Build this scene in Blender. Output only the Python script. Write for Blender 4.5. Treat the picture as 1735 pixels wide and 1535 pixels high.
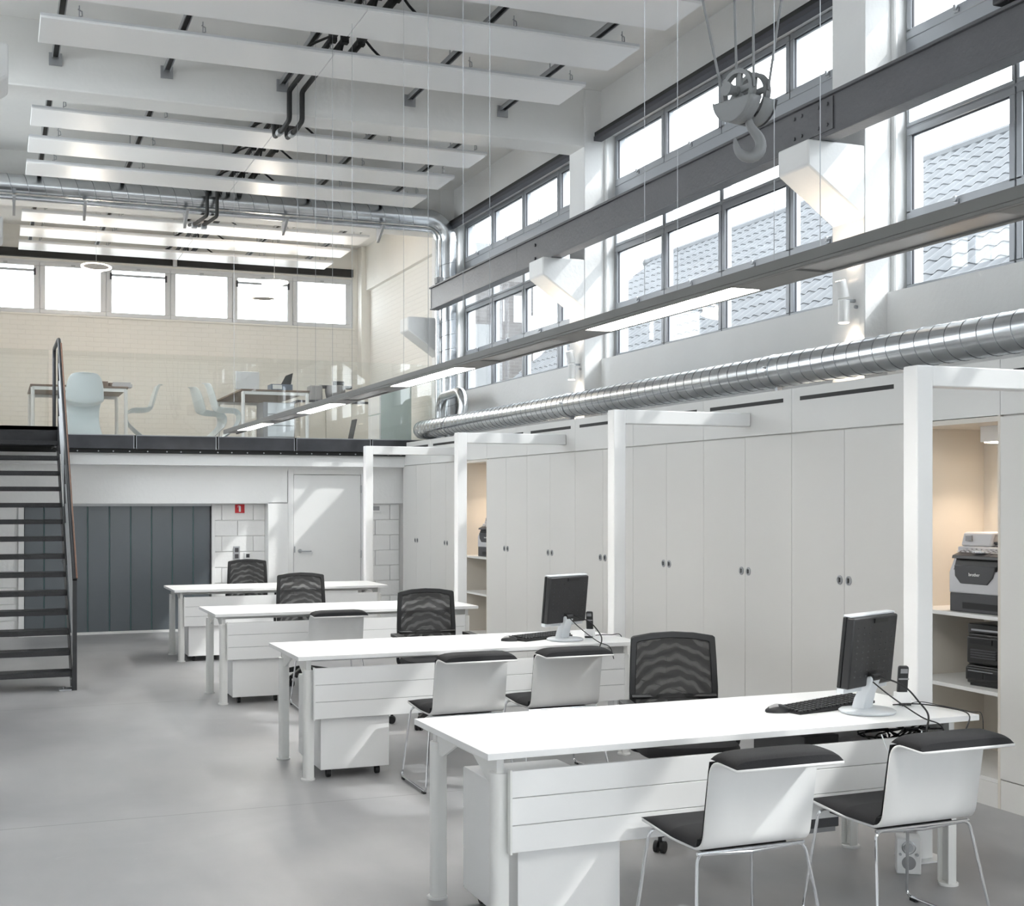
import bpy, bmesh, math, random
from mathutils import Vector, Matrix
random.seed(7)
C = bpy.context.scene.collection
S = bpy.context.scene
PI = math.pi
for o in list(bpy.data.objects): bpy.data.objects.remove(o)

# ---------------------------------------------------------------- camera, light, exposure
FPX = 2222.0
cam = bpy.data.objects.new('camera', bpy.data.cameras.new('camera')); C.objects.link(cam)
cam.data.sensor_fit = 'HORIZONTAL'; cam.data.sensor_width = 36.0
cam.data.lens = FPX/1735*36.0
cam.data.shift_x = 0.0
cam.data.shift_y = (848-767.5)/1735
cam.location = (0, 0, 1.65)
cam.rotation_euler = (PI/2, 0, -math.atan(877.5/FPX))
cam.data.clip_start = 0.05; cam.data.clip_end = 300
S.camera = cam
S.view_settings.view_transform = 'Standard'; S.view_settings.look = 'None'
S.view_settings.gamma = 1.0; S.view_settings.use_curve_mapping = False
S.view_settings.exposure = 1.12
world = bpy.data.worlds.new('sky'); S.world = world; world.use_nodes = True
bg = world.node_tree.nodes['Background']
bg.inputs[0].default_value = (0.92, 0.96, 1.0, 1); bg.inputs[1].default_value = 4.2
sun = bpy.data.objects.new('sun', bpy.data.lights.new('sun', 'SUN')); C.objects.link(sun)
sun.data.energy = 1.1; sun.data.angle = math.radians(0.7); sun.data.color = (1.0, 0.985, 0.96)
sun.rotation_euler = Vector((-1.0, 0.80, -1.13)).to_track_quat('-Z', 'Y').to_euler()
S.cycles.max_bounces = 10; S.cycles.diffuse_bounces = 8; S.cycles.glossy_bounces = 4
S.cycles.transmission_bounces = 6; S.cycles.transparent_max_bounces = 12
S.cycles.caustics_reflective = False; S.cycles.caustics_refractive = False
S.cycles.sample_clamp_indirect = 6.0
# light portals in the window openings (sampling help only: they guide the sky light through the seen and the added windows)
def portal(loc, sx, sy, rot):
    l = bpy.data.lights.new('window_portal', 'AREA'); l.shape = 'RECTANGLE'; l.size = sx; l.size_y = sy
    l.cycles.is_portal = True
    o = bpy.data.objects.new('window_portal', l); C.objects.link(o); o.location = loc; o.rotation_euler = rot
for k in range(-3, 3):
    y0 = 7.54+4.63*k
    portal((6.12, y0+0.38+2.125, 4.245), 2.29, 4.25, (0, PI/2, 0))
portal((2.7, 21.5, 4.9), 5.9, 0.85, (-PI/2, 0, 0))
for k in range(-3, 2):
    portal((-.9, 7.54+4.63*k+0.38+2.125, 5.135), .53, 4.25, (0, -PI/2, 0))
portal((-.9, 7.54+4.63*1+0.38+2.125, 4.0), 1.75, 4.25, (0, -PI/2, 0))
portal((2.6, -6.75, 1.1), 5.0, 2.0, (PI/2, 0, 0))

# ---------------------------------------------------------------- materials
def mat(name, col, rough=0.5, metal=0.0, var=0.0, vscale=6.0, bump=0.0, bscale=60.0, spec=0.5, emit=None, coat=0.0):
    m = bpy.data.materials.new(name); m.use_nodes = True
    nt = m.node_tree; b = nt.nodes['Principled BSDF']
    b.inputs['Base Color'].default_value = (*col, 1); b.inputs['Roughness'].default_value = rough
    b.inputs['Metallic'].default_value = metal; b.inputs['Specular IOR Level'].default_value = spec
    if coat: b.inputs['Coat Weight'].default_value = coat
    if emit:
        b.inputs['Emission Color'].default_value = (*emit[0], 1); b.inputs['Emission Strength'].default_value = emit[1]
    if var or bump:
        tc = nt.nodes.new('ShaderNodeTexCoord')
    if var:
        n = nt.nodes.new('ShaderNodeTexNoise'); n.inputs['Scale'].default_value = vscale; n.inputs['Detail'].default_value = 5
        nt.links.new(tc.outputs['Object'], n.inputs['Vector'])
        r = nt.nodes.new('ShaderNodeValToRGB')
        r.color_ramp.elements[0].position = 0.3; r.color_ramp.elements[1].position = 0.7
        r.color_ramp.elements[0].color = (*[max(0, c*(1-var)) for c in col], 1)
        r.color_ramp.elements[1].color = (*[min(1, c*(1+var)) for c in col], 1)
        nt.links.new(n.outputs[0], r.inputs[0]); nt.links.new(r.outputs[0], b.inputs['Base Color'])
    if bump:
        n2 = nt.nodes.new('ShaderNodeTexNoise'); n2.inputs['Scale'].default_value = bscale; n2.inputs['Detail'].default_value = 4
        nt.links.new(tc.outputs['Object'], n2.inputs['Vector'])
        bp = nt.nodes.new('ShaderNodeBump'); bp.inputs['Strength'].default_value = bump; bp.inputs['Distance'].default_value = 0.01
        nt.links.new(n2.outputs[0], bp.inputs['Height']); nt.links.new(bp.outputs[0], b.inputs['Normal'])
    return m
M = {}
M['wall'] = mat('white_wall_paint', (.85, .85, .845), .7, var=.02, vscale=1.5, bump=.25, bscale=25)
M['cream'] = mat('cream_wall_paint', (.81, .795, .755), .7, var=.03, vscale=1.2, bump=.3, bscale=20)
M['ceil'] = mat('ceiling_paint', (.83, .825, .81), .75, var=.03, vscale=1.0, bump=.3, bscale=12)
M['panel'] = mat('radiant_panel_white', (.88, .88, .885), .32)
M['laq'] = mat('white_lacquer', (.82, .82, .815), .35)
M['desk'] = mat('desk_white', (.86, .86, .86), .38)
M['dmetal'] = mat('desk_leg_white', (.80, .80, .785), .35)
M['cab'] = mat('cabinet_front_off_white', (.70, .69, .67), .45)
M['cabtop'] = mat('cabinet_fascia_off_white', (.73, .725, .71), .45)
M['slot'] = mat('black_slot', (.015, .015, .015), .6)
M['niche'] = mat('niche_lining', (.66, .62, .56), .5)
M['port'] = mat('portal_white', (.84, .84, .84), .4)
M['alu'] = mat('window_aluminium_grey', (.42, .44, .47), .38, metal=.25)
M['alu2'] = mat('window_aluminium_white', (.66, .67, .69), .4, metal=.1)
M['gasket'] = mat('gasket_dark', (.05, .05, .06), .6)
M['crane'] = mat('crane_beam_grey', (.115, .115, .125), .42, var=.05, vscale=3, bump=.25, bscale=30)
M['cranel'] = mat('crane_beam_light', (.50, .51, .53), .4)
M['hook'] = mat('hook_block_grey', (.25, .255, .26), .45, bump=.15, bscale=40)
M['hookd'] = mat('hook_block_dark', (.05, .05, .055), .5)
M['steel'] = mat('dark_stair_steel', (.032, .032, .035), .42, metal=.3, var=.2, vscale=9, bump=.1)
M['wood'] = mat('handrail_brown', (.22, .11, .07), .4, var=.15, vscale=20)
M['black'] = mat('black_plastic', (.009, .009, .010), .45)
M['blackm'] = mat('monitor_black_plastic', (.018, .018, .020), .42)
M['fabric'] = mat('black_fabric', (.010, .010, .012), .85, bump=.3, bscale=400)
M['chrome'] = mat('chrome', (.72, .73, .75), .12, metal=1)
M['galv'] = mat('galvanised_duct', (.66, .68, .70), .22, metal=1, var=.1, vscale=5, bump=.06, bscale=6)
M['seam'] = mat('galvanised_seam', (.26, .27, .28), .35, metal=1)
M['zinc'] = mat('zinc_bracket', (.45, .46, .48), .4, metal=.8)
M['pipe'] = mat('black_pipe_insulation', (.02, .02, .02), .6)
M['lamp'] = mat('lamp_housing_grey', (.17, .168, .163), .45)
M['lens'] = mat('lamp_lens_unlit', (.30, .29, .285), .25)
M['glow'] = mat('lamp_diffuser_lit', (1, .95, .88), .4, emit=((1.0, .96, .90), 26.0))
M['warm'] = mat('pendant_shade_lit', (1, .95, .88), .5, emit=((1.0, .90, .76), 6.0))
M['spotglow'] = mat('spot_lens_lit', (1, .9, .8), .5, emit=((1.0, .85, .68), 12.0))
M['slab'] = mat('mezzanine_slab', (.60, .60, .60), .8)
M['fascia'] = mat('steel_fascia_panel', (.05, .051, .057), .38, metal=.35, var=.25, vscale=3)
M['fedge'] = mat('steel_fascia_edge', (.35, .36, .38), .35, metal=.6)
M['sdoor'] = mat('sliding_door_bluegrey', (.105, .12, .135), .3)
M['red'] = mat('sign_red', (.62, .02, .03), .5)
M['white'] = mat('plain_white', (.85, .85, .85), .5)
M['clear'] = mat('pale_silver_plastic', (.72, .75, .78), .25, metal=.1)
M['grey'] = mat('grey_plastic', (.30, .30, .31), .5)
M['prn'] = mat('printer_light_grey', (.50, .50, .52), .45)
M['prnd'] = mat('printer_dark_grey', (.06, .06, .065), .45)
M['stereo'] = mat('stereo_black_gloss', (.022, .021, .021), .28)
M['pant'] = mat('panton_shell_pale_blue_white', (.62, .67, .68), .3)
M['tabw'] = mat('walnut_table_top', (.20, .145, .11), .5, var=.15, vscale=8)
M['folder'] = mat('blue_grey_folder', (.13, .16, .21), .5)
M['gcab'] = mat('pale_green_cabinet', (.53, .60, .575), .4)
M['paper'] = mat('paper_white', (.78, .78, .76), .7)
M['skin'] = M['white']
M['tile'] = mat('roof_tile_grey', (.062, .066, .072), .8, var=.15, vscale=3)
M['ext'] = mat('exterior_render_white', (.17, .175, .18), .8)
def brick_mat(name, c1, c2, mortar, sx, bump=0.5, rough=.75, axis='X'):
    m = mat(name, c1, rough); nt = m.node_tree; b = nt.nodes['Principled BSDF']
    tc = nt.nodes.new('ShaderNodeTexCoord'); sp = nt.nodes.new('ShaderNodeSeparateXYZ'); cb = nt.nodes.new('ShaderNodeCombineXYZ')
    nt.links.new(tc.outputs['Object'], sp.inputs[0])
    nt.links.new(sp.outputs[0 if axis == 'X' else 1], cb.inputs[0]); nt.links.new(sp.outputs[2], cb.inputs[1])
    br = nt.nodes.new('ShaderNodeTexBrick'); nt.links.new(cb.outputs[0], br.inputs['Vector'])
    br.inputs['Scale'].default_value = 1.0; br.inputs['Brick Width'].default_value = sx; br.inputs['Row Height'].default_value = sx/3
    br.inputs['Mortar Size'].default_value = .007; br.inputs['Mortar Smooth'].default_value = .6
    br.inputs['Color1'].default_value = (*c1, 1); br.inputs['Color2'].default_value = (*c2, 1); br.inputs['Mortar'].default_value = (*mortar, 1)
    nt.links.new(br.outputs['Color'], b.inputs['Base Color'])
    bp = nt.nodes.new('ShaderNodeBump'); bp.inputs['Strength'].default_value = bump; bp.inputs['Distance'].default_value = .006; bp.invert = True
    n = nt.nodes.new('ShaderNodeTexNoise'); n.inputs['Scale'].default_value = 2.2
    nt.links.new(tc.outputs['Object'], n.inputs['Vector'])
    mu = nt.nodes.new('ShaderNodeMath'); mu.operation = 'MULTIPLY'
    nt.links.new(br.outputs['Fac'], mu.inputs[0]); nt.links.new(n.outputs[0], mu.inputs[1])
    nt.links.new(mu.outputs[0], bp.inputs['Height']); nt.links.new(bp.outputs[0], b.inputs['Normal'])
    return m
cr = (.81, .795, .755)
M['creambrick'] = brick_mat('cream_painted_brick', cr, (.80, .785, .745), (.77, .755, .715), .22, .6)
M['creambrickY'] = brick_mat('cream_painted_brick_side', cr, (.805, .79, .75), (.78, .765, .725), .22, .5, axis='Y')
M['extbrick'] = brick_mat('exterior_brick', (.07, .065, .065), (.09, .085, .085), (.13, .13, .13), .24, .5, axis='X')
def glass_mat(name, tint, refl=.035):
    m = bpy.data.materials.new(name); m.use_nodes = True; nt = m.node_tree; nt.nodes.clear()
    out = nt.nodes.new('ShaderNodeOutputMaterial'); mix = nt.nodes.new('ShaderNodeMixShader')
    tr = nt.nodes.new('ShaderNodeBsdfTransparent'); gl = nt.nodes.new('ShaderNodeBsdfGlossy')
    gl.inputs['Roughness'].default_value = 0.0; tr.inputs[0].default_value = (*tint, 1)
    fr = nt.nodes.new('ShaderNodeLayerWeight')
    pw = nt.nodes.new('ShaderNodeMath'); pw.operation = 'POWER'; pw.inputs[1].default_value = 5.0
    nt.links.new(fr.outputs['Facing'], pw.inputs[0])
    mu = nt.nodes.new('ShaderNodeMath'); mu.operation = 'MULTIPLY_ADD'; mu.inputs[1].default_value = .7; mu.inputs[2].default_value = refl
    nt.links.new(pw.outputs[0], mu.inputs[0]); nt.links.new(mu.outputs[0], mix.inputs[0])
    nt.links.new(tr.outputs[0], mix.inputs[1]); nt.links.new(gl.outputs[0], mix.inputs[2]); nt.links.new(mix.outputs[0], out.inputs[0])
    return m
M['glass'] = glass_mat('window_glass', (.97, .985, .985))
M['gglass'] = glass_mat('balustrade_glass', (.975, .985, .98), .045)
def mesh_mat():
    m = mat('chair_mesh_black', (.010, .010, .011), .7); nt = m.node_tree; b = nt.nodes['Principled BSDF']
    tc = nt.nodes.new('ShaderNodeTexCoord')
    mp = nt.nodes.new('ShaderNodeMapping'); nt.links.new(tc.outputs['Object'], mp.inputs[0]); mp.inputs['Scale'].default_value = (1.5, 0, 1.0)
    mp.inputs['Location'].default_value = (0, 0, -0.32)
    w = nt.nodes.new('ShaderNodeTexWave'); w.wave_type = 'RINGS'; w.rings_direction = 'SPHERICAL'
    w.inputs['Scale'].default_value = 5.6; w.inputs['Distortion'].default_value = 3.0; w.inputs['Detail'].default_value = 0; w.inputs['Detail Scale'].default_value = 2
    nt.links.new(mp.outputs[0], w.inputs['Vector'])
    mr = nt.nodes.new('ShaderNodeMapRange'); mr.inputs[3].default_value = .975; mr.inputs[4].default_value = .85
    nt.links.new(w.outputs['Fac'], mr.inputs[0]); nt.links.new(mr.outputs[0], b.inputs['Alpha'])
    return m
M['net'] = mesh_mat()
def floor_mat():
    m = mat('polished_concrete', (.33, .33, .335), .42); nt = m.node_tree; b = nt.nodes['Principled BSDF']
    tc = nt.nodes.new('ShaderNodeTexCoord')
    def noise(sc, det, stretch=None, dist=0):
        n = nt.nodes.new('ShaderNodeTexNoise'); n.inputs['Scale'].default_value = sc; n.inputs['Detail'].default_value = det
        n.inputs['Distortion'].default_value = dist
        if stretch:
            mp = nt.nodes.new('ShaderNodeMapping'); mp.inputs['Scale'].default_value = stretch
            nt.links.new(tc.outputs['Object'], mp.inputs[0]); nt.links.new(mp.outputs[0], n.inputs['Vector'])
        else: nt.links.new(tc.outputs['Object'], n.inputs['Vector'])
        return n
    def ramp(src, p0, c0, p1, c1):
        r = nt.nodes.new('ShaderNodeValToRGB'); e = r.color_ramp.elements
        e[0].position = p0; e[0].color = (*c0, 1); e[1].position = p1; e[1].color = (*c1, 1); nt.links.new(src, r.inputs[0]); return r
    a = noise(.55, 6, None, .4); r1 = ramp(a.outputs[0], .32, (.29, .29, .30), .7, (.45, .45, .455))
    bn = noise(3.2, 8, (1.0, .35, 1)); r2 = ramp(bn.outputs[0], .35, (.88, .88, .885), .7, (1.08, 1.075, 1.07))
    mx = nt.nodes.new('ShaderNodeMix'); mx.data_type = 'RGBA'; mx.blend_type = 'MULTIPLY'; mx.inputs[0].default_value = 1
    nt.links.new(r1.outputs[0], mx.inputs[6]); nt.links.new(r2.outputs[0], mx.inputs[7])
    cn = noise(9, 3, (.5, 1.6, 1), 1.5); r3 = ramp(cn.outputs[0], .73, (0, 0, 0), .80, (1, 1, 1))
    mx2 = nt.nodes.new('ShaderNodeMix'); mx2.data_type = 'RGBA'; mx2.inputs[7].default_value = (.52, .52, .52, 1)
    sc = nt.nodes.new('ShaderNodeMath'); sc.operation = 'MULTIPLY'; sc.inputs[1].default_value = .45
    nt.links.new(r3.outputs[0], sc.inputs[0]); nt.links.new(sc.outputs[0], mx2.inputs[0]); nt.links.new(mx.outputs[2], mx2.inputs[6])
    # saw-cut joints
    sp = nt.nodes.new('ShaderNodeSeparateXYZ'); nt.links.new(tc.outputs['Object'], sp.inputs[0])
    ad = nt.nodes.new('ShaderNodeMath'); ad.operation = 'ADD'; ad.inputs[1].default_value = 40-7.05; nt.links.new(sp.outputs[1], ad.inputs[0])
    md = nt.nodes.new('ShaderNodeMath'); md.operation = 'PINGPONG'; md.inputs[1].default_value = 2.0; nt.links.new(ad.outputs[0], md.inputs[0])
    lt = nt.nodes.new('ShaderNodeMath'); lt.operation = 'LESS_THAN'; lt.inputs[1].default_value = .005; nt.links.new(md.outputs[0], lt.inputs[0])
    mx3 = nt.nodes.new('ShaderNodeMix'); mx3.data_type = 'RGBA'; mx3.inputs[7].default_value = (.13, .13, .13, 1)
    s3 = nt.nodes.new('ShaderNodeMath'); s3.operation = 'MULTIPLY'; s3.inputs[1].default_value = .6; nt.links.new(lt.outputs[0], s3.inputs[0])
    nt.links.new(s3.outputs[0], mx3.inputs[0]); nt.links.new(mx2.outputs[2], mx3.inputs[6])
    nt.links.new(mx3.outputs[2], b.inputs['Base Color'])
    rr = nt.nodes.new('ShaderNodeMapRange'); rr.inputs[3].default_value = .30; rr.inputs[4].default_value = .55
    nt.links.new(bn.outputs[0], rr.inputs[0]); nt.links.new(rr.outputs[0], b.inputs['Roughness'])
    return m
M['floor'] = floor_mat()

# ---------------------------------------------------------------- mesh helpers
class MB:
    def __init__(s): s.v = []; s.f = []; s.mi = []
    def add(s, vs, fs):
        n = len(s.v); s.v += [tuple(v) for v in vs]; s.f += [tuple(i+n for i in f) for f in fs]; return s
    def box(s, x0, y0, z0, x1, y1, z1, rot=None, piv=None):
        x0, x1 = min(x0, x1), max(x0, x1); y0, y1 = min(y0, y1), max(y0, y1); z0, z1 = min(z0, z1), max(z0, z1)
        vs = [Vector(p) for p in ((x0, y0, z0), (x1, y0, z0), (x1, y1, z0), (x0, y1, z0), (x0, y0, z1), (x1, y0, z1), (x1, y1, z1), (x0, y1, z1))]
        if rot is not None:
            pv = Vector(piv) if piv else Vector(((x0+x1)/2, (y0+y1)/2, (z0+z1)/2)); vs = [rot @ (v-pv)+pv for v in vs]
        return s.add(vs, [(0, 3, 2, 1), (4, 5, 6, 7), (0, 1, 5, 4), (1, 2, 6, 5), (2, 3, 7, 6), (3, 0, 4, 7)])
    def prism(s, pts, a0, a1, axis='Y'):
        """closed 2D outline extruded along an axis: pts are (u,w); X: (y,z), Y: (x,z), Z: (x,y)"""
        def m(p, a): return {'X': (a, p[0], p[1]), 'Y': (p[0], a, p[1]), 'Z': (p[0], p[1], a)}[axis]
        n = len(pts); vs = [m(p, a0) for p in pts]+[m(p, a1) for p in pts]
        fs = [(i, (i+1) % n, n+(i+1) % n, n+i) for i in range(n)]+[tuple(range(n))[::-1], tuple(range(n, 2*n))]
        return s.add(vs, fs)
    def cyl(s, p0, p1, r0, r1=None, n=16, caps=True):
        r1 = r0 if r1 is None else r1
        p0 = Vector(p0); p1 = Vector(p1); d = (p1-p0).normalized()
        u = d.orthogonal().normalized(); w = d.cross(u); vs = []
        for p, r in ((p0, r0), (p1, r1)):
            for i in range(n):
                a = 2*PI*i/n; vs.append(p+u*(r*math.cos(a))+w*(r*math.sin(a)))
        fs = [(i, (i+1) % n, n+(i+1) % n, n+i) for i in range(n)]
        if caps: fs += [tuple(range(n))[::-1], tuple(range(n, 2*n))]
        return s.add(vs, fs)
    def tube(s, pts, r, n=8, closed=False, fillet=0.0, fs_=5):
        P = [Vector(p) for p in pts]
        P = [P[0]]+[b for a, b in zip(P[:-1], P[1:]) if (a-b).length > 1e-5]
        if fillet > 0 and len(P) > 2:
            Q = [] if closed else [P[0]]
            rng = range(len(P)) if closed else range(1, len(P)-1)
            for i in rng:
                a, b, c = P[i-1], P[i], P[(i+1) % len(P)]
                f = min(fillet, (a-b).length*.48, (c-b).length*.48)
                q0 = b+(a-b).normalized()*f; q1 = b+(c-b).normalized()*f
                for k in range(fs_+1):
                    t = k/fs_; Q.append(q0*(1-t)**2+b*2*t*(1-t)+q1*t*t)
            if not closed: Q.append(P[-1])
            P = Q
        N = len(P); T = []
        for i in range(N):
            a = P[i-1] if (i > 0 or closed) else P[i]; c = P[(i+1) % N] if (i < N-1 or closed) else P[i]
            T.append((c-a).normalized())
        u = T[0].orthogonal().normalized(); vs = []
        for i in range(N):
            u = (u-T[i]*u.dot(T[i])).normalized(); w = T[i].cross(u)
            rr = r[i] if isinstance(r, (list, tuple)) else r
            for k in range(n):
                a = 2*PI*k/n; vs.append(P[i]+u*(rr*math.cos(a))+w*(rr*math.sin(a)))
        fs = []
        for i in range(N if closed else N-1):
            j = (i+1) % N
            for k in range(n): fs.append((i*n+k, i*n+(k+1) % n, j*n+(k+1) % n, j*n+k))
        if not closed: fs += [tuple(range(n))[::-1], tuple(range((N-1)*n, N*n))]
        return s.add(vs, fs)
    def lathe(s, prof, cx=0, cy=0, cz=0, n=20, axis='Z'):
        vs = []; m = len(prof)
        for i in range(n):
            a = 2*PI*i/n; c_, s_ = math.cos(a), math.sin(a)
            for r, z in prof:
                vs.append({'Z': (cx+r*c_, cy+r*s_, cz+z), 'Y': (cx+r*c_, cy+z, cz+r*s_), 'X': (cx+z, cy+r*c_, cz+r*s_)}[axis])
        fs = [(i*m+k, ((i+1) % n)*m+k, ((i+1) % n)*m+k+1, i*m+k+1) for i in range(n) for k in range(m-1)]
        return s.add(vs, fs)
    def grid(s, rows):
        m = len(rows[0]); vs = [p for r in rows for p in r]
        return s.add(vs, [(i*m+k, i*m+k+1, (i+1)*m+k+1, (i+1)*m+k) for i in range(len(rows)-1) for k in range(m-1)])
    def build(s, name, m, parent=None, world=False, smooth=True, bevel=0, kind=None, solid=0, subsurf=0, loc=None, segs=2):
        me = bpy.data.meshes.new(name)
        vs = s.v
        if world and parent is not None:
            o = Vector((0, 0, 0)); p = parent
            while p is not None: o += Vector(p.location); p = p.parent
            vs = [(a-o.x, b-o.y, c-o.z) for a, b, c in vs]
        me.from_pydata(vs, [], s.f); me.materials.append(M[m] if isinstance(m, str) else m)
        bm = bmesh.new(); bm.from_mesh(me); bmesh.ops.recalc_face_normals(bm, faces=bm.faces); bm.to_mesh(me); bm.free()
        if smooth:
            me.polygons.foreach_set('use_smooth', [True]*len(me.polygons)); me.set_sharp_from_angle(angle=math.radians(35))
        ob = bpy.data.objects.new(name, me); C.objects.link(ob)
        if parent is not None: ob.parent = parent
        if loc is not None: ob.location = loc
        if kind: ob['kind'] = kind
        if solid:
            md = ob.modifiers.new('Solidify', 'SOLIDIFY'); md.thickness = solid; md.offset = 0
        if subsurf:
            md = ob.modifiers.new('Subsurf', 'SUBSURF'); md.levels = subsurf; md.render_levels = subsurf
        if bevel:
            md = ob.modifiers.new('Bevel', 'BEVEL'); md.width = bevel; md.segments = segs; md.limit_method = 'ANGLE'; md.angle_limit = math.radians(40)
        return ob
def B(*a, **k): return MB().box(*a, **k)
def tag(o, label, cat, group=None):
    o['label'] = label; o['category'] = cat
    if group: o['group'] = group
    return o
def thing(name, label, cat, loc=(0, 0, 0), rotz=0, group=None):
    o = bpy.data.objects.new(name, None); o.empty_display_size = .1; C.objects.link(o)
    o.location = loc; o.rotation_euler = (0, 0, rotz); return tag(o, label, cat, group)
def struct(name, loc=(0, 0, 0)):
    o = bpy.data.objects.new(name, None); o.empty_display_size = .1; C.objects.link(o); o.location = loc; o['kind'] = 'structure'; return o
def dup(root, loc, rotz=None, label=None, group=None):
    def cp(o, par):
        c = o.copy(); C.objects.link(c); c.parent = par
        for ch in list(o.children):
            if ch.name not in seen: cp(ch, c)
        return c
    seen = set(); r = cp(root, None); r.location = loc
    if rotz is not None: r.rotation_euler = (0, 0, rotz)
    if label: r['label'] = label
    if group: r['group'] = group
    return r
def share(ob, parent, loc, rot=None, name=None):
    c = ob.copy(); C.objects.link(c); c.parent = parent; c.location = loc
    if rot is not None: c.rotation_euler = rot
    return c
def text(word, size, m, parent, loc, rot, ext=.0006, name='lettering'):
    cu = bpy.data.curves.new(name, 'FONT'); cu.body = word; cu.size = size; cu.extrude = ext; cu.align_x = 'CENTER'; cu.align_y = 'CENTER'
    t = bpy.data.objects.new('tmp', cu); C.objects.link(t)
    me = bpy.data.meshes.new_from_object(t); bpy.data.objects.remove(t)
    me.materials.clear(); me.materials.append(M[m]); o = bpy.data.objects.new(name, me); C.objects.link(o)
    o.parent = parent; o.location = loc; o.rotation_euler = rot; return o

# ================================================================ SETTING
XW = 5.79; XP = 5.60; XL = -.57; XPL = -.38; ZC = 5.85; YB = 21.3; YN = -6.35
PY = [7.54+4.63*k for k in range(-3, 3)]       # near faces of the pillars (-6.35 ... 16.8)
B(XL-.3, YN-.3, -.12, 6.2, YB+.3, 0).build('floor', 'floor', kind='structure')
ceil = struct('ceiling')
B(XL-.3, YN-.3, ZC, 6.25, YB+.3, ZC+.25).build('ceiling_slab', 'ceil', ceil)
for y in PY[1:]:
    B(XL, y+.004, 5.26, XP+.1, y+.376, ZC+.01).build('roof_beam', 'ceil', ceil, bevel=.012)
# right wall ------------------------------------------------------
wr = struct('wall_right')
B(XW, YN, 0, 6.1, PY[5]+.1, 3.10).build('lower_wall', 'wall', wr)
B(XW, YN, 5.40, 6.1, PY[5]+.1, ZC).build('lintel', 'wall', wr)
B(XW, PY[5]+.1, 0, 6.1, YB+.3, ZC).build('end_bay_wall', 'creambrickY', wr)
B(XW-.07, PY[5]+.38, 5.12, XW+.02, YB, ZC).build('end_bay_lintel', 'cream', wr, bevel=.006)
def corbel(sgn, xf, xp, y):
    m = MB()
    m.prism([(xf, 4.11), (xf, 3.93), (xp, 3.61), (xp+sgn*.05, 3.61), (xp+sgn*.05, 4.11)], y+.005, y+.375, 'Y')
    return m
def pillar_right(y, y1=None):
    p = MB().box(XP, y, 0, 6.1, (y1 or y+.38), ZC).build('pillar', 'wall', wr, bevel=.008)
    corbel(1, 5.14, XP, y).build('corbel', 'wall', p, bevel=.015)
    return p
for y in PY: pillar_right(y)
B(XP+.04, YB-.25, 0, 6.1, YB+.1, ZC).build('corner_pillar', 'cream', wr, bevel=.006)
# rounded plaster reveals and a thin pipe run beside the windows
for y in PY[1:]:
    MB().cyl((XW+.05, y-.012, 3.1), (XW+.05, y-.012, 5.4), .022, n=10).build('reveal_pipe', 'wall', wr)
# left wall (behind the left picture edge; only corbel tips are seen)
wl = struct('wall_left')
B(XL-.3, PY[4], 0, XL, PY[5], 3.10).build('lower_wall', 'wall', wl)
B(XL-.3, YN, 0, XL, PY[4], 4.87).build('lower_wall', 'wall', wl)
B(XL-.3, YN, 5.40, XL, PY[5], ZC).build('lintel', 'wall', wl)
B(XL-.3, PY[5], 0, XL, YB+.3, ZC).build('end_bay_wall', 'wall', wl)
for y in PY:
    p = MB().box(XL-.3, y, 0, XPL, y+.38, ZC).build('pillar', 'wall', wl, bevel=.008)
    corbel(-1, .072, XPL, y).build('corbel', 'wall', p, bevel=.015)
# wall behind the camera, and the upper back wall
wn = struct('wall_front'); B(XL-.3, YN-.3, 0, .1, YN, ZC).build('wall_pier', 'wall', wn)
B(5.1, YN-.3, 0, 6.2, YN, ZC).build('wall_pier', 'wall', wn)
B(.1, YN-.3, 2.1, 5.1, YN, ZC).build('lintel', 'wall', wn)
B(.1, YN-.3, 0, 5.1, YN, .1).build('parapet', 'wall', wn)
wb = struct('wall_back')
B(XL-.3, YB, 2.3, 6.2, YB+.3, 4.50).build('parapet_wall', 'creambrick', wb)
B(XL-.3, YB, 5.33, 6.2, YB+.3, ZC).build('lintel', 'cream', wb)
B(5.56, YB, 4.5, 6.2, YB+.3, 5.33).build('right_return', 'cream', wb)
B(XL-.3, YB, 4.5, -.36, YB+.3, 5.33).build('left_return', 'cream', wb)
B(-.36, YB-.03, 4.485, 5.58, YB+.02, 4.51).build('sill', 'cream', wb, bevel=.004)
B(XL-.3, YB, 0, 6.2, YB+.3, 2.3).build('basement_wall', 'wall', wb)

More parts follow.
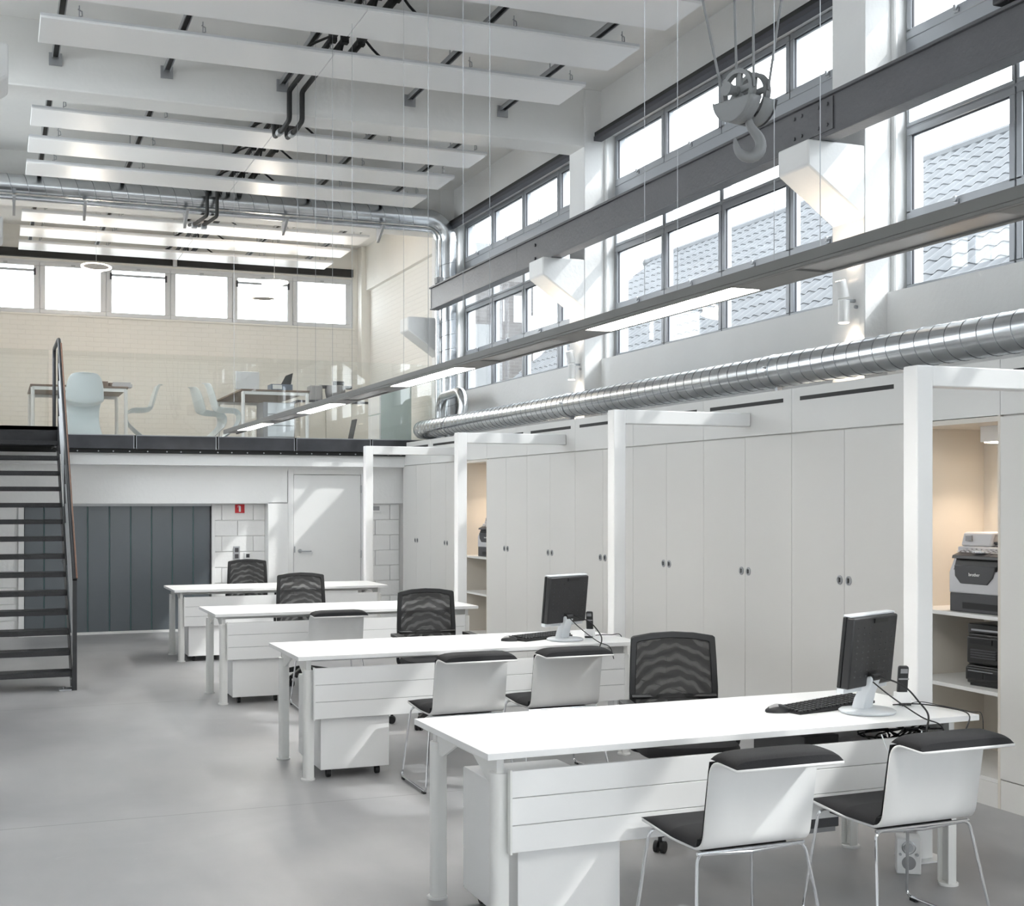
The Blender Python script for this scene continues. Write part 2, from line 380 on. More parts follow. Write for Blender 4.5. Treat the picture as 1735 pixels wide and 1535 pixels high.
# lower wall under the mezzanine, with niche, blocks, header
wu = struct('wall_back_lower')
YF = 16.70; YR = 16.90
B(XL, YF, 1.61, 3.50, YF+.45, 2.12).build('header', 'wall', wu, bevel=.005)
B(3.25, YF, 0, 3.52, YF+.45, 1.63).build('niche_pier', 'wall', wu, bevel=.006)
B(3.50, YF, 2.03, 4.60, YF+.3, 2.12).build('door_head', 'wall', wu)
B(4.50, YF-.03, 1.61, XP, YF+.3, 2.12).build('header_board', 'wall', wu, bevel=.003)
B(XL, YR+.02, 0, .28, YR+.2, 1.63).build('left_pier_core', 'wall', wu)
B(2.58, YR+.02, 0, 3.27, YR+.2, 1.63).build('niche_core', 'wall', wu)
B(4.52, YF+.04, 0, XP, YF+.2, 1.63).build('right_core', 'wall', wu)
blk = None
def blocks(x0, x1, z1, yf, ox):
    """painted concrete blocks, staggered bond, each its own part"""
    global blk
    L, Hh, g = .396, .196, .0035
    r = 0; z = 0.0
    while z < z1-.02:
        h = min(Hh, z1-z); x = x0-((ox+(r % 2)*.2) % .4)
        while x < x1:
            a = max(x, x0); b_ = min(x+L, x1)
            if b_-a > .03:
                if abs(b_-a-L) < 1e-6 and abs(h-Hh) < 1e-6 and blk is not None:
                    share(blk, wu, (a, yf-random.uniform(0, .0025), z))
                else:
                    q = MB().box(0, 0, 0, b_-a-g, .025, h-g)
                    o = q.build('block', 'wall', wu, loc=(a, yf-random.uniform(0, .0025), z), bevel=.003, segs=1)
                    if abs(b_-a-L) < 1e-6 and abs(h-Hh) < 1e-6 and blk is None: blk = o
            x += .4
        z += .2; r += 1
blocks(2.60, 3.25, 1.61, YR, .1); blocks(4.52, 4.998, 1.61, YF+.02, .25); blocks(XL, .26, 1.61, YR, .0)
B(2.57, YR-.02, 0, 2.61, YR+.1, 1.61).build('jamb_strip', 'wall', wu, bevel=.003)
B(.27, YR-.03, 0, .335, YR+.1, 1.61).build('jamb_strip', 'wall', wu, bevel=.003)
# mezzanine: slab and the white edge beam with a torn paint edge
mz = struct('floor_mezzanine')
B(XL, 16.52, 2.22, XW, YB, 2.44).build('slab', 'slab', mz)
q = MB(); n = 130
xs = [XL+(XW-XL)*i/n for i in range(n+1)]
q.grid([[(x, 16.50, 2.235+random.uniform(-.012, .004)) for x in xs], [(x, 16.498, 2.19+random.uniform(-.004, .004)) for x in xs], [(x, 16.50, 2.16) for x in xs], [(x, 16.50, 2.085) for x in xs], [(x, 16.72, 2.085) for x in xs]])
q.build('edge_beam', 'wall', mz)
B(XL, 16.515, 2.09, XW, 17.0, 2.21).build('edge_beam_core', 'wall', mz)

# windows in the right wall --------------------------------------
ROWS = [(3.10, 3.60, 'a'), (3.60, 4.255, 'b'), (4.255, 4.74, 'c'), (4.87, 5.40, 'd')]
fw = .055
def sash(parent, y0, y1, z0, z1, kind, first):
    """one opening light: aluminium frame, glazing bead, pane and handle"""
    X0, X1 = 5.945, 6.0
    w = {'a': .05, 'b': .05, 'c': .028, 'd': .05}[kind]
    g = .006
    y0 += g; y1 -= g; z0 += g; z1 -= g
    q = MB().box(X0, y0, z0, X1, y1, z0+w*(1.35 if kind in 'bd' else 1)).box(X0, y0, z1-w, X1, y1, z1).box(X0, y0, z0+w, X1, y0+w, z1-w).box(X0, y1-w, z0+w, X1, y1, z1-w)
    s_ = q.build('sash', 'alu', parent, world=True, bevel=.004, segs=1)
    a = z0+w*(1.35 if kind in 'bd' else 1)
    MB().box(X0+.028, y0+w-.002, a-.002, X0+.034, y1-w+.002, z1-w+.002).build('pane', 'glass', s_, world=True)
    if kind != 'c':
        q = MB(); t = .006; xx0, xx1 = X0+.012, X0+.026
        q.box(xx0, y0+w, a, xx1, y0+w+t, z1-w).box(xx0, y1-w-t, a, xx1, y1-w, z1-w).box(xx0, y0+w, z1-w-t, xx1, y1-w, z1-w)
        q.build('gasket', 'gasket', s_, world=True)
    if kind in 'bd':
        ym = (y0+y1)/2
        MB().box(X0-.012, ym-.022, z0+.012, X0+.002, ym+.022, z0+.045).box(X0-.03, ym-.012, z0+.026, X0-.01, ym+.012, z0+.062).build('latch', 'zinc', s_, world=True, bevel=.003)
    return s_
for n_, k in enumerate((3, 2, 1, 0)):
    ya = PY[k+1]+.38 if k < 5 else 0
    # bay k: between pillar k+1 ... named from the camera: 1 nearest in view
wnum = 0
for k in (2, 3, 4, 1, 0):
    wnum += 1
    y0, y1 = PY[k]+.38, PY[k+1]
    w_ = struct('window_%d' % wnum, (5.96, y0, 3.10))
    q = MB()
    q.box(5.965, y0, 3.085, 6.05, y1, 3.115).box(5.965, y0, 5.385, 6.05, y1, 5.41).box(5.965, y0, 3.1, 6.05, y0+.02, 5.4).box(5.965, y1-.02, 3.1, 6.05, y1, 5.4)
    q.build('outer_frame', 'alu', w_, world=True)
    pitch = (y1-y0)/4
    for c_ in range(1, 4):
        yy = y0+pitch*c_
        MB().box(5.968, yy-.014, 3.1, 6.04, yy+.014, 5.4).build('mullion', 'alu', w_, world=True)
        MB().box(5.95, yy-.0035, 3.62-.09, 5.97, yy+.0035, 3.62+.05).build('gasket_joint', 'gasket', w_, world=True)
    for (za, zb, kd) in ROWS:
        for c_ in range(4):
            sash(w_, y0+pitch*c_, y0+pitch*(c_+1), za, zb, kd, False)
    MB().box(5.80, y0, 3.085, 5.97, y1, 3.10).build('sill', 'wall', w_, world=True)
    MB().box(5.955, y0, 3.588, 5.97, y1, 3.612).box(5.955, y0, 4.243, 5.97, y1, 4.267).box(5.952, y0, 4.735, 6.03, y1, 4.875).build('transom', 'alu', w_, world=True)
# added, unseen left-hand windows and gable glazing behind the camera, for extra daylight
for k in range(5):
    wnum += 1
    y0, y1 = PY[k]+.38, PY[k+1]; w_ = struct('window_%d' % (wnum+1), (XL-.2, y0, 3.1))
    for c_ in range(4):
        a = y0+(y1-y0)/4*c_; b = a+(y1-y0)/4
        for (za, zb, kd) in (ROWS if k == 4 else ROWS[3:]):
            f_ = MB().box(XL-.2, a, za, XL-.15, b, za+.06).box(XL-.2, a, zb-.05, XL-.15, b, zb).box(XL-.2, a, za+.06, XL-.15, a+.05, zb-.05).box(XL-.2, b-.05, za+.06, XL-.15, b, zb-.05).build('sash', 'alu', w_, world=True)
            MB().box(XL-.18, a+.05, za+.06, XL-.174, b-.05, zb-.05).build('pane', 'glass', f_, world=True)
w_ = struct('window_12', (2.6, YN-.2, .5))  # unseen low glazing in the gable, added to let in more daylight
for i in range(5):
    for j in range(1):
        a = .1+i*1.0; za = .1+j*1.6
        f_ = MB().box(a, YN-.2, za, a+1.0, YN-.14, za+.05).box(a, YN-.2, za+1.95, a+1.0, YN-.14, za+2.0).box(a, YN-.2, za+.05, a+.05, YN-.14, za+1.95).box(a+.95, YN-.2, za+.05, a+1.0, YN-.14, za+1.95).build('sash', 'alu', w_, world=True)
        MB().box(a+.05, YN-.175, za+.05, a+.95, YN-.169, za+1.95).build('pane', 'glass', f_, world=True)
# row of windows high in the back wall
w_ = struct('window_6', (2.6, YB, 4.5))
MB().box(-.36, YB+.03, 4.505, 5.56, YB+.1, 4.53).box(-.36, YB+.03, 5.30, 5.56, YB+.1, 5.335).box(5.53, YB+.02, 4.51, 5.56, YB+.1, 5.33).box(-.36, YB+.03, 4.51, -.33, YB+.1, 5.33).build('outer_frame', 'alu2', w_, world=True)
for i in range(6):
    xa = -.33+i*.9767; xb = xa+.9767
    if i: MB().box(xa-.02, YB+.04, 4.52, xa+.02, YB+.09, 5.305).build('mullion', 'alu2', w_, world=True)
    o_ = MB().box(xa+.005, YB+.025, 4.52, xb-.005, YB+.07, 4.585).box(xa+.005, YB+.025, 5.245, xb-.005, YB+.07, 5.305).box(xa+.005, YB+.025, 4.585, xa+.085, YB+.07, 5.245).box(xb-.085, YB+.025, 4.585, xb-.005, YB+.07, 5.245).build('sash', 'alu2', w_, world=True, bevel=.005, segs=1)
    MB().box(xa+.07, YB+.05, 4.58, xb-.07, YB+.056, 5.25).build('pane', 'glass', o_, world=True)
    if i % 2 == 0:
        MB().box(xa+.06, YB+.0, 5.15, xb-.06, YB+.03, 5.185).build('blind_roll', 'alu', o_, world=True)
        MB().box(xa+.055, YB-.005, 5.10, xa+.085, YB+.035, 5.20).box(xb-.085, YB-.005, 5.10, xb-.055, YB+.035, 5.20).build('blind_bracket', 'gasket', o_, world=True)
    MB().box((xa+xb)/2-.03, YB+.01, 5.26, (xa+xb)/2+.03, YB+.03, 5.285).build('latch', 'zinc', o_, world=True)

# black blind rails above the windows
for i, k in enumerate((2, 3, 4)):
    y0, y1 = PY[k]+.40, PY[k+1]-.05
    nm = ['nearest window bay, running out of the picture', 'window bay behind the crane hook', 'farthest window bay, next to the metal duct'][i]
    t = thing('blind_rail', 'long black blind rail above the '+nm, 'blind rail', (5.72, y0, 5.31))
    MB().box(5.68, y0, 5.31, 5.77, y1, 5.355).build('channel', 'gasket', t, world=True, bevel=.003)
    MB().box(5.69, y0, 5.355, 5.785, y1, 5.40).build('fabric_roll', 'slot', t, world=True, bevel=.003)
t = thing('blind_rail', 'long black blind rail above the row of windows in the back wall', 'blind rail', (2.6, YB-.05, 5.35))
MB().box(XL, YB-.07, 5.36, 2.62, YB-.001, 5.485).build('fabric_roll', 'slot', t, world=True, bevel=.004)
MB().box(2.70, YB-.07, 5.36, 5.55, YB-.001, 5.485).build('fabric_roll', 'slot', t, world=True, bevel=.004)
MB().box(2.63, YB-.08, 5.35, 2.69, YB-.001, 5.495).build('middle_bracket', 'alu2', t, world=True)

# doors under the mezzanine ---------------------------------------
d1 = struct('door_1', (4.0, YF, 0))
MB().box(3.505, YF-.012, 0, 3.575, YF+.03, 2.05).box(4.47, YF-.012, 0, 4.50, YF+.03, 2.05).box(3.575, YF-.012, 1.985, 4.47, YF+.03, 2.05).build('door_frame', 'laq', d1, world=True, bevel=.003)
lf = MB().box(3.58, YF, .005, 4.465, YF+.045, 1.98).build('door_leaf', 'laq', d1, world=True, bevel=.002)
MB().cyl((3.66, YF, 1.0), (3.66, YF-.012, 1.0), .026, n=18).cyl((3.66, YF-.01, 1.0), (3.66, YF-.05, 1.0), .009).tube([(3.66, YF-.05, 1.0), (3.80, YF-.05, 1.0)], .009).build('lever_handle', 'zinc', lf, world=True)
MB().box(3.585, YF-.004, .98, 3.60, YF, 1.06).build('lock_plate', 'zinc', lf, world=True)
for z in (.9, 1.75): MB().cyl((4.468, YF-.012, z), (4.468, YF-.012, z+.1), .008, n=8).build('hinge', 'zinc', lf, world=True)
d2 = struct('door_2', (1.45, YR, 0))
px = [.338, .567, .82, 1.073, 1.33, 1.583, 1.836, 2.088, 2.346, 2.56]
for i in range(len(px)-1):
    MB().box(px[i]+.004, YR+.02+(i % 2)*.0, .03, px[i+1]-.008, YR+.06, 1.595).build('plank', 'sdoor', d2, world=True, bevel=.003, segs=1)
MB().box(.338, YR+.045, .03, 2.56, YR+.075, 1.60).build('door_backing', 'gasket', d2, world=True)
MB().box(.335, YR-.0, 0, 2.57, YR+.08, .03).build('threshold', 'laq', d2, world=True)
MB().box(.335, YR+.0, 1.58, 2.60, YR+.09, 1.61).build('door_head_rail', 'alu2', d2, world=True)
for i in range(1, len(px)-1): MB().box(px[i]-.006, YR+.018, .03, px[i]+.002, YR+.05, 1.59).build('joint_strip', mat('teal_joint', (.09, .18, .18), .5) if i == 1 else bpy.data.materials['teal_joint'], d2, world=True)

# ================================================================ OUTSIDE
t = thing('neighbour_house', 'grey tiled roof of the building outside, seen through the two nearest window bays', 'house', (11.5, 16, 0))
MB().prism([(9.3, -3), (9.3, 3.15), (14.0, 6.95), (18.7, 3.15), (18.7, -3)], 2.0, 27.0, 'Y').build('house_body', 'ext', t, world=True)
sl = Vector((14.0-9.0, 0, 7.15-3.05)); L_ = sl.length; sl.normalize(); nrm = Vector((-sl.z, 0, sl.x))
tm = MB()
def tileprof(w, n=6): return [(-w/2+w*i/n, .020*math.sin(PI*2*i/n)) for i in range(n+1)]
tw, tl = .26, .36
pr = tileprof(tw)
def tile_rows(y, s0):
    rows = []
    for (s_, lift) in ((0, .020), (.02, .024), (tl+.02, .004)):
        rows.append([tuple(Vector((9.0, y, 3.05))+sl*(s0+s_)+nrm*(lift+h)+Vector((0, dy, 0))) for dy, h in pr])
    rows.insert(0, [tuple(Vector((9.0, y, 3.05))+sl*(s0)+nrm*(.0)+Vector((0, dy, 0))) for dy, h in pr])
    return rows
base = None; cnt = 0; stuff = MB()
cells = [(r, c) for r in range(int(L_/tl)+1) for c in range(int(24.6/tw))]
cells.sort(key=lambda rc: (Vector((9.0, 2.3+rc[1]*tw, 3.05))+sl*(rc[0]*tl)-Vector((9.0, 12.5, 4.0))).length)
for r, c in cells:
    y = 2.3+c*tw; s0 = r*tl
    if cnt < 290:
        if base is None:
            b0 = MB().grid(tile_rows(0, 0)); off = Vector((9.0, 0, 3.05)); b0.v = [tuple(Vector(v)-off) for v in b0.v]
            base = b0.build('roof_tile', 'tile', t, loc=Vector((9.0, y, 3.05))+sl*s0-Vector(t.location))
        else: share(base, t, Vector((9.0, y, 3.05))+sl*s0-Vector(t.location))
        cnt += 1
    else: stuff.grid(tile_rows(y, s0))
stuff.build('roof_tiles', 'tile', t, world=True, kind='stuff')
MB().cyl((14.0, 2.0, 7.12), (14.0, 27.0, 7.12), .11, n=10).build('ridge', 'tile', t, world=True)
t = thing('brick_house', 'pale brick building outside, seen through the farthest side windows', 'house', (12, 36, 0))
MB().box(9.0, 29.0, -3, 12.0, 33.5, 7.4).build('brick_body', 'extbrick', t, world=True)
MB().box(8.9, 28.9, 7.4, 12.1, 33.6, 7.7).build('cornice', 'ext', t, world=True)
MB().box(9.8, 28.95, 4.2, 11.0, 29.1, 5.8).build('white_bay', 'ext', t, world=True)
o = B(-40, -60, -3.1, 80, 90, -3.0).build('ground', mat('outside_ground', (.35, .35, .34), .9)); o['kind'] = 'structure'

# ================================================================ CRANE
rails = thing('crane_runway_beam', 'dark grey steel crane runway beam on the corbels along the window wall', 'beam', (5.3, 4.5, 4.11))
y0, y1 = -6.3, 16.15
def ibeam(x0, x1, z0, z1, ya, yb):
    xm = (x0+x1)/2
    return MB().box(x0, ya, z0, x1, yb, z0+.016).box(x0+.012, ya, z0+.016, x0+.024, yb, z1-.016).box(x0-.012, ya, z1-.02, x1+.012, yb, z1)
ibeam(5.235, 5.36, 4.11, 4.40, y0, y1-3.0).build('beam_section', 'crane', rails, world=True, bevel=.003, segs=1)
ibeam(5.235, 5.36, 4.11, 4.40, y1-3.0, y1).build('beam_section', 'crane', rails, world=True, bevel=.003, segs=1)
MB().box(5.24, y1-.03, 4.13, 5.355, y1-.02, 4.38).build('end_plate', 'cranel', rails, world=True)
MB().box(5.27, y0, 4.40, 5.32, y1, 4.425).build('running_rail', 'crane', rails, world=True)
for yj in (7.68,):
    sp = MB().box(5.238, yj-.28, 4.15, 5.248, yj+.22, 4.37).build('splice_plate', 'crane', rails, world=True)
    q = MB()
    for a in (-.22, -.12, .08, .17):
        for z in (4.19, 4.33): q.cyl((5.24, yj+a, z), (5.228, yj+a, z), .013, n=8)
    q.build('bolts', 'crane', sp, world=True)
q = MB()
for z in (4.17, 4.31): q.cyl((5.25, 12.62, z), (5.235, 12.62, z), .016, n=8)
q.build('bolts', 'hookd', rails, world=True)
MB().box(5.25, y1-.25, 4.425, 5.34, y1-.15, 4.50).box(5.28, y1-.27, 4.40, 5.33, y1-.22, 4.47).build('end_stop', 'hook', rails, world=True)
# bridge with end carriage, just above the picture; only the carriage corner shows
YC = 5.45
t = thing('crane_bridge', 'dark crane end carriage on the runway beam at the top right picture corner', 'crane', (2.6, YC, 4.42))
MB().box(5.22, YC-.45, 4.43, 5.38, YC+.42, 4.60).build('end_carriage', 'hookd', t, world=True, bevel=.01)
MB().cyl((5.24, YC+.30, 4.475), (5.36, YC+.30, 4.475), .05, n=14).build('wheel', 'hookd', t, world=True)
MB().box(-.45, YC-.06, 4.50, 5.25, YC+.06, 4.52).box(-.45, YC-.06, 4.80, 5.25, YC+.06, 4.82).box(-.45, YC-.006, 4.52, 5.25, YC+.006, 4.80).build('bridge_girder', 'crane', t, world=True)
MB().box(-.5, YC-.45, 4.43, -.35, YC+.42, 4.60).build('end_carriage', 'hookd', t, world=True)
MB().cyl((3.05, YC+.12, 4.66), (3.75, YC+.12, 4.66), .13, n=20).build('hoist_drum', 'hook', t, world=True)
# hook block
hx, hy, hz = 3.42, 5.56, 3.65
t = thing('crane_hook_block', 'grey double-sheave crane hook block hanging in front of the windows', 'hook', (hx, hy, 3.27))
ax = Vector((math.cos(math.radians(14)), math.sin(math.radians(14)), 0)); tt = Vector((-ax.y, ax.x, 0)); up = Vector((0, 0, 1))
def wheel(c, r):
    q = MB(); n = 40
    for (ri, ro, h) in ((r*.80, r, .016),):
        vs = []
        for k in range(n):
            a = 2*PI*k/n; dr = tt*math.cos(a)+up*math.sin(a)
            for rr, hh in ((ri, -h), (ro, -h), (ro-.010, -h*.3), (ro-.010, h*.3), (ro, h), (ri, h)): vs.append(c+dr*rr+ax*hh)
        fs = [(k*6+j, ((k+1) % n)*6+j, ((k+1) % n)*6+(j+1) % 6, k*6+(j+1) % 6) for k in range(n) for j in range(6)]
        q.add(vs, fs)
    for k in range(5):
        a = 2*PI*k/5+.5; dr = tt*math.cos(a)+up*math.sin(a); sd = ax.cross(dr)
        p0 = c+dr*r*.18; p1 = c+dr*r*.86
        vs = [p0+sd*.016+ax*.009, p0-sd*.016+ax*.009, p0-sd*.016-ax*.009, p0+sd*.016-ax*.009, p1+sd*.012+ax*.007, p1-sd*.012+ax*.007, p1-sd*.012-ax*.007, p1+sd*.012-ax*.007]
        q.add(vs, [(0, 1, 2, 3), (4, 7, 6, 5), (0, 4, 5, 1), (1, 5, 6, 2), (2, 6, 7, 3), (3, 7, 4, 0)])
    q.cyl(c-ax*.024, c+ax*.024, r*.24, n=18)
    return q
cL = Vector((hx-.035, hy, hz)); r_ = .108; cR = cL+ax*.10
wheel(cL, r_).build('sheave', 'hook', t, world=True); wheel(cR, r_).build('sheave', 'hook', t, world=True)
MB().cyl(cL-ax*.07, cR+ax*.05, .014, n=14).cyl(cL-ax*.085, cL-ax*.055, .034, .028, n=18).cyl(cL-ax*.055, cL-ax*.015, .024, n=16).build('axle', 'hook', t, world=True)
def cheek(c, w0, w1):
    q = MB(); n = 16; ro = r_+.022; out = []
    for k in range(n+1):
        a = PI*1.06+PI*.90*k/n; out.append(tt*math.cos(a)*ro+up*(math.sin(a)*ro*1.02-.022))
    m = len(out); vs = [c+p+ax*w0 for p in out]+[c+p+ax*w1 for p in out]
    fs = [(i, i+1, m+i+1, m+i) for i in range(m-1)]+[tuple(range(m)), tuple(range(m, 2*m))[::-1], (0, m, 2*m-1, m-1)]
    return q.add(vs, fs)
cheek(cL, -.050, -.022).build('side_shell', 'hook', t, world=True, bevel=.008)
q = MB(); ro = r_+.018; n = 14; rows = []
for w in (-.05, .03):
    rows.append([tuple(cL+tt*math.cos(PI*1.06+PI*.9*k/n)*ro+up*(math.sin(PI*1.06+PI*.9*k/n)*ro*1.02-.022)+ax*w) for k in range(n+1)])
q.grid(rows); q.build('belly_plate', 'hook', t, world=True, solid=.006)
q = MB(); rows = []
for w in (.035, .05, .135):
    rows.append([tuple(cL+tt*math.cos(PI*1.06+PI*.9*k/n)*ro+up*(math.sin(PI*1.06+PI*.9*k/n)*ro*1.02-.022)+ax*(w)) for k in range(n+1)])
q.grid(rows[1:]); q.build('belly_plate', 'hook', t, world=True, solid=.006)
cheek(cR, .030, .042).build('side_shell', 'hookd', t, world=True)
hc = Vector((hx+.012, hy-.02, hz-.235)); hk = []; rad = []
vd = Vector((.93, -.367, 0))
def hp(u, w): return hc+vd*u+up*w
hk = [hp(-.0, .13), hp(-.0, .085), hp(.012, .055), hp(.042, .025), hp(.062, -.012), hp(.060, -.05), hp(.035, -.082), hp(-.005, -.092), hp(-.042, -.074), hp(-.062, -.040), hp(-.066, -.005), hp(-.066, .012)]
rad = [.021, .021, .023, .026, .029, .032, .033, .030, .025, .018, .011, .005]
MB().tube(hk, rad, n=14).build('hook', 'hook', t, world=True, subsurf=1)
MB().cyl(hc+up*.10, hc+up*.145, .028, n=16).build('hook_nut', 'hook', t, world=True)
for c_, sg, topx in ((cL, 1, -.17), (cL, -1, -.02), (cR, 1, .0), (cR, -1, .12)):
    p = c_+tt*sg*(r_-.004) if sg < 0 else c_+tt*sg*(r_-.004)
    MB().tube([p, Vector((p.x+topx*1.1, p.y+(.1 if sg > 0 else -.05)*.5, 4.54))], .0065, n=8).build('wire_rope', 'hook', t, world=True)

# ================================================================ CEILING SERVICES
PX0, PX1 = .33, 4.92; PZ = 5.35
ord_ = ['first (cut by the top picture edge)', 'second', 'third', 'fourth', 'fifth', 'sixth', 'seventh', 'eighth (nearest the back windows)']
yn = [8.57, 9.61, 10.66, 13.18, 14.25, 15.29, 17.92, 18.98, 20.05]
plab = ['long white radiant ceiling panel crossing the very top edge of the picture',
 'white ceiling panel second from the top, in the bay before the bare roof beam',
 'white ceiling panel just in front of the bare roof beam with the black riser pipes',
 'white ceiling panel just behind the bare roof beam with the black riser pipes',
 'white ceiling panel in the middle of the three between roof beam and horizontal duct',
 'white ceiling panel partly covering the horizontal galvanised duct',
 'warm-lit ceiling panel just behind the duct beam over the mezzanine',
 'warm-lit ceiling panel in the middle of the three over the mezzanine',
 'warm-lit ceiling panel nearest the back windows over the mezzanine']
XS = [.5, 1.45, 2.5, 3.74, 4.70]
proto = None
for i, y in enumerate(yn):
    loc = (2.625, y, PZ)
    if proto is None:
        t = thing('ceiling_panel', plab[0], 'ceiling panel', loc, group='radiant ceiling panels')
        w = (PX1-PX0)/2
        for sx in (-1, 1):
            MB().box(-w if sx < 0 else .0015, 0, 0, -.0015 if sx < 0 else w, .60, .035).build('board', 'panel', t, bevel=.004, segs=1)
        MB().box(-w, -.003, .018, w, 0.004, .038).build('edge_profile', 'alu2', t)
        for xx in XS:
            q = MB()
            x = xx+.12-2.625
            for yy in (.12, .48):
                q.cyl((x, yy, .03), (x, yy, ZC-PZ-.33), .004, n=6)
                q.tube([(x-.01, yy, .14), (x+.02, yy, .125), (x+.022, yy, .09), (x-.005, yy, .08)], .0055, n=6)
            q.build('hanger', 'zinc', t)
        proto = t
    else: dup(proto, loc, label=plab[i])
# steel channels along each bay above the panels
bays = [(7.93, 12.16, 'front bay'), (12.56, 16.79, 'middle bay'), (17.19, 21.28, 'bay over the mezzanine')]
posn = ['leftmost', 'second from the left', 'middle', 'second from the right', 'rightmost']
for (ya, yb, nm) in bays:
    for xx, pn in zip(XS, posn):
        t = thing('support_channel', pn+' steel channel above the panels, '+nm, 'channel', (xx, ya, 5.52), group='steel channels under the ceiling')
        MB().box(xx-.03, ya, 5.52, xx-.022, yb, 5.555).box(xx+.022, ya, 5.52, xx+.03, yb, 5.555).box(xx-.03, ya, 5.552, xx+.03, yb, 5.56).build('channel', 'zinc', t, world=True)
        MB().box(xx-.022, ya+.01, 5.535, xx+.022, yb-.01, 5.55).build('recess', 'slot', t, world=True)
        for ye in (ya, yb-.012): MB().box(xx-.055, ye, 5.46, xx+.055, ye+.012, 5.57).build('end_bracket', 'zinc', t, world=True)
        MB().cyl((xx, ya+1.2, 5.56), (xx, ya+1.2, ZC), .006, n=6).cyl((xx, yb-1.2, 5.56), (xx, yb-1.2, ZC), .006, n=6).build('threaded_rod', 'zinc', t, world=True)
# black heating pipes in each bay, with risers across the beams
for bi, (ya, yb, nm) in enumerate(bays):
    for j, xx in enumerate((2.62, 2.72, 2.86)):
        t = thing('heating_pipe', ['left', 'middle', 'right'][j]+' black insulated heating pipe above the panels in the '+nm, 'pipe', (xx, ya, 5.5), group='black heating pipes')
        MB().tube([(xx, ya+.02, 5.50), (xx, (11.25 if ya < 8 else yb-.02), 5.50)], .026 if j < 2 else .034, n=10).build('pipe_run', 'pipe', t, world=True)
        q = MB()
        for yy in yn:
            if ya < yy < yb:
                q.tube([(xx, yy-.05, 5.5), (xx+(j-1)*.12, yy+.1, 5.47), (xx+(j-1)*.28, yy+.2, PZ+.04)], .011, n=6)
                q.box(xx-.03, yy+.0, 5.46, xx+.03, yy+.06, 5.54)
        q.build('valve_branch', 'pipe', t, world=True)
for j, (xx, lb) in enumerate(((2.56, 'left'), (2.68, 'right'))):
    t = thing('riser_pipe', lb+' black pipe bent down over the bare roof beam between the panels', 'pipe', (xx, 12.1, 5.3))
    MB().tube([(xx+.03, 11.3, 5.50), (xx+.02, 12.10, 5.50), (xx, 12.13, 5.47), (xx, 12.13, 5.20), (xx-.02, 12.3, 5.16), (xx-.04, 12.62, 5.16), (xx-.04, 12.66, 5.4)], .024, n=10, fillet=.04).build('pipe_run', 'pipe', t, world=True)
    MB().cyl((xx-.025, 12.40, 5.16), (xx-.03, 12.48, 5.16), .034, n=12).build('coupling', 'zinc', t, world=True)
    t = thing('riser_pipe', lb+' black pipe bent down in front of the horizontal duct', 'pipe', (xx-.1, 16.4, 5.3))
    x = xx-.12
    MB().tube([(x, 16.0, 5.50), (x, 16.38, 5.50), (x, 16.40, 5.16), (x-.06, 16.9, 5.16), (x-.1, 17.25, 5.2)], .022, n=10, fillet=.05).build('pipe_run', 'pipe', t, world=True)
    MB().box(x-.1, 17.0, 5.12, x-.03, 17.08, 5.19).build('valve', 'zinc', t, world=True, bevel=.01)

# galvanised ducts ------------------------------------------------
def seam_rings(path_p0, path_p1, r, pitch, slant=.35):
    q = MB(); p0 = Vector(path_p0); p1 = Vector(path_p1); L = (p1-p0).length; d = (p1-p0).normalized()
    u = d.orthogonal().normalized(); w = d.cross(u); n = int(L/pitch)
    for k in range(n):
        pts = []
        for i in range(24):
            a = 2*PI*i/24; pts.append(p0+d*(k*pitch+pitch*i/24)+u*(r*math.cos(a))+w*(r*math.sin(a)))
        q.tube(pts+[p0+d*((k+1)*pitch)+u*r], .0036, n=4)
    return q
def arc(c, r, a0, a1, e1, e2, n=10):
    return [Vector(c)+Vector(e1)*(r*math.cos(a0+(a1-a0)*i/n))+Vector(e2)*(r*math.sin(a0+(a1-a0)*i/n)) for i in range(n+1)]
XD, ZD, RD = 5.27, 2.585, .118
t = thing('ventilation_duct', 'long galvanised spiral duct lying along the top of the wall cabinets', 'duct', (XD, 5.5, 2.46))
MB().cyl((XD, -3, ZD), (XD, 16.55, ZD), RD, n=40).build('duct_run', 'galv', t, world=True)
seam_rings((XD, 3.0, ZD), (XD, 16.5, ZD), RD, .135).build('spiral_seam', 'seam', t, world=True)
MB().tube(arc((XD+.22, 16.55, ZD), .22, PI, PI*1.5, (1, 0, 0), (0, -1, 0), 10)+[Vector((XD+.42, 16.77, ZD))], RD+.002, n=28).build('elbow', 'galv', t, world=True)
for y in (4.4, 8.1, 11.75, 15.4):
    MB().lathe([(RD, -.03), (RD+.006, -.03), (RD+.006, -.02), (RD+.003, 0), (RD+.006, .02), (RD+.006, .03), (RD, .03)], XD, y, ZD, n=32, axis='Y').build('clamp_ring', 'galv', t, world=True)
    MB().box(XD-.02, y-.015, 2.43, XD+.02, y+.015, ZD-RD+.004).build('foot', 'zinc', t, world=True)
    MB().cyl((XD-RD-.02, y, ZD+.02), (XD-RD+.01, y, ZD+.02), .008, n=6).build('clamp_bolt', 'zinc', t, world=True)
t = thing('ventilation_duct', 'horizontal galvanised duct crossing under the ceiling on brackets, with elbow down at the window wall', 'duct', (2.6, 16.6, 5.3))
YD2, ZD2, R2 = 16.62, 5.40, .118
XV = 5.64
MB().cyl((XL, YD2, ZD2), (XV-.3, YD2, ZD2), R2, n=32).build('duct_run', 'galv', t, world=True)
seam_rings((.1, YD2, ZD2), (XV-.35, YD2, ZD2), R2, .19).build('spiral_seam', 'seam', t, world=True)
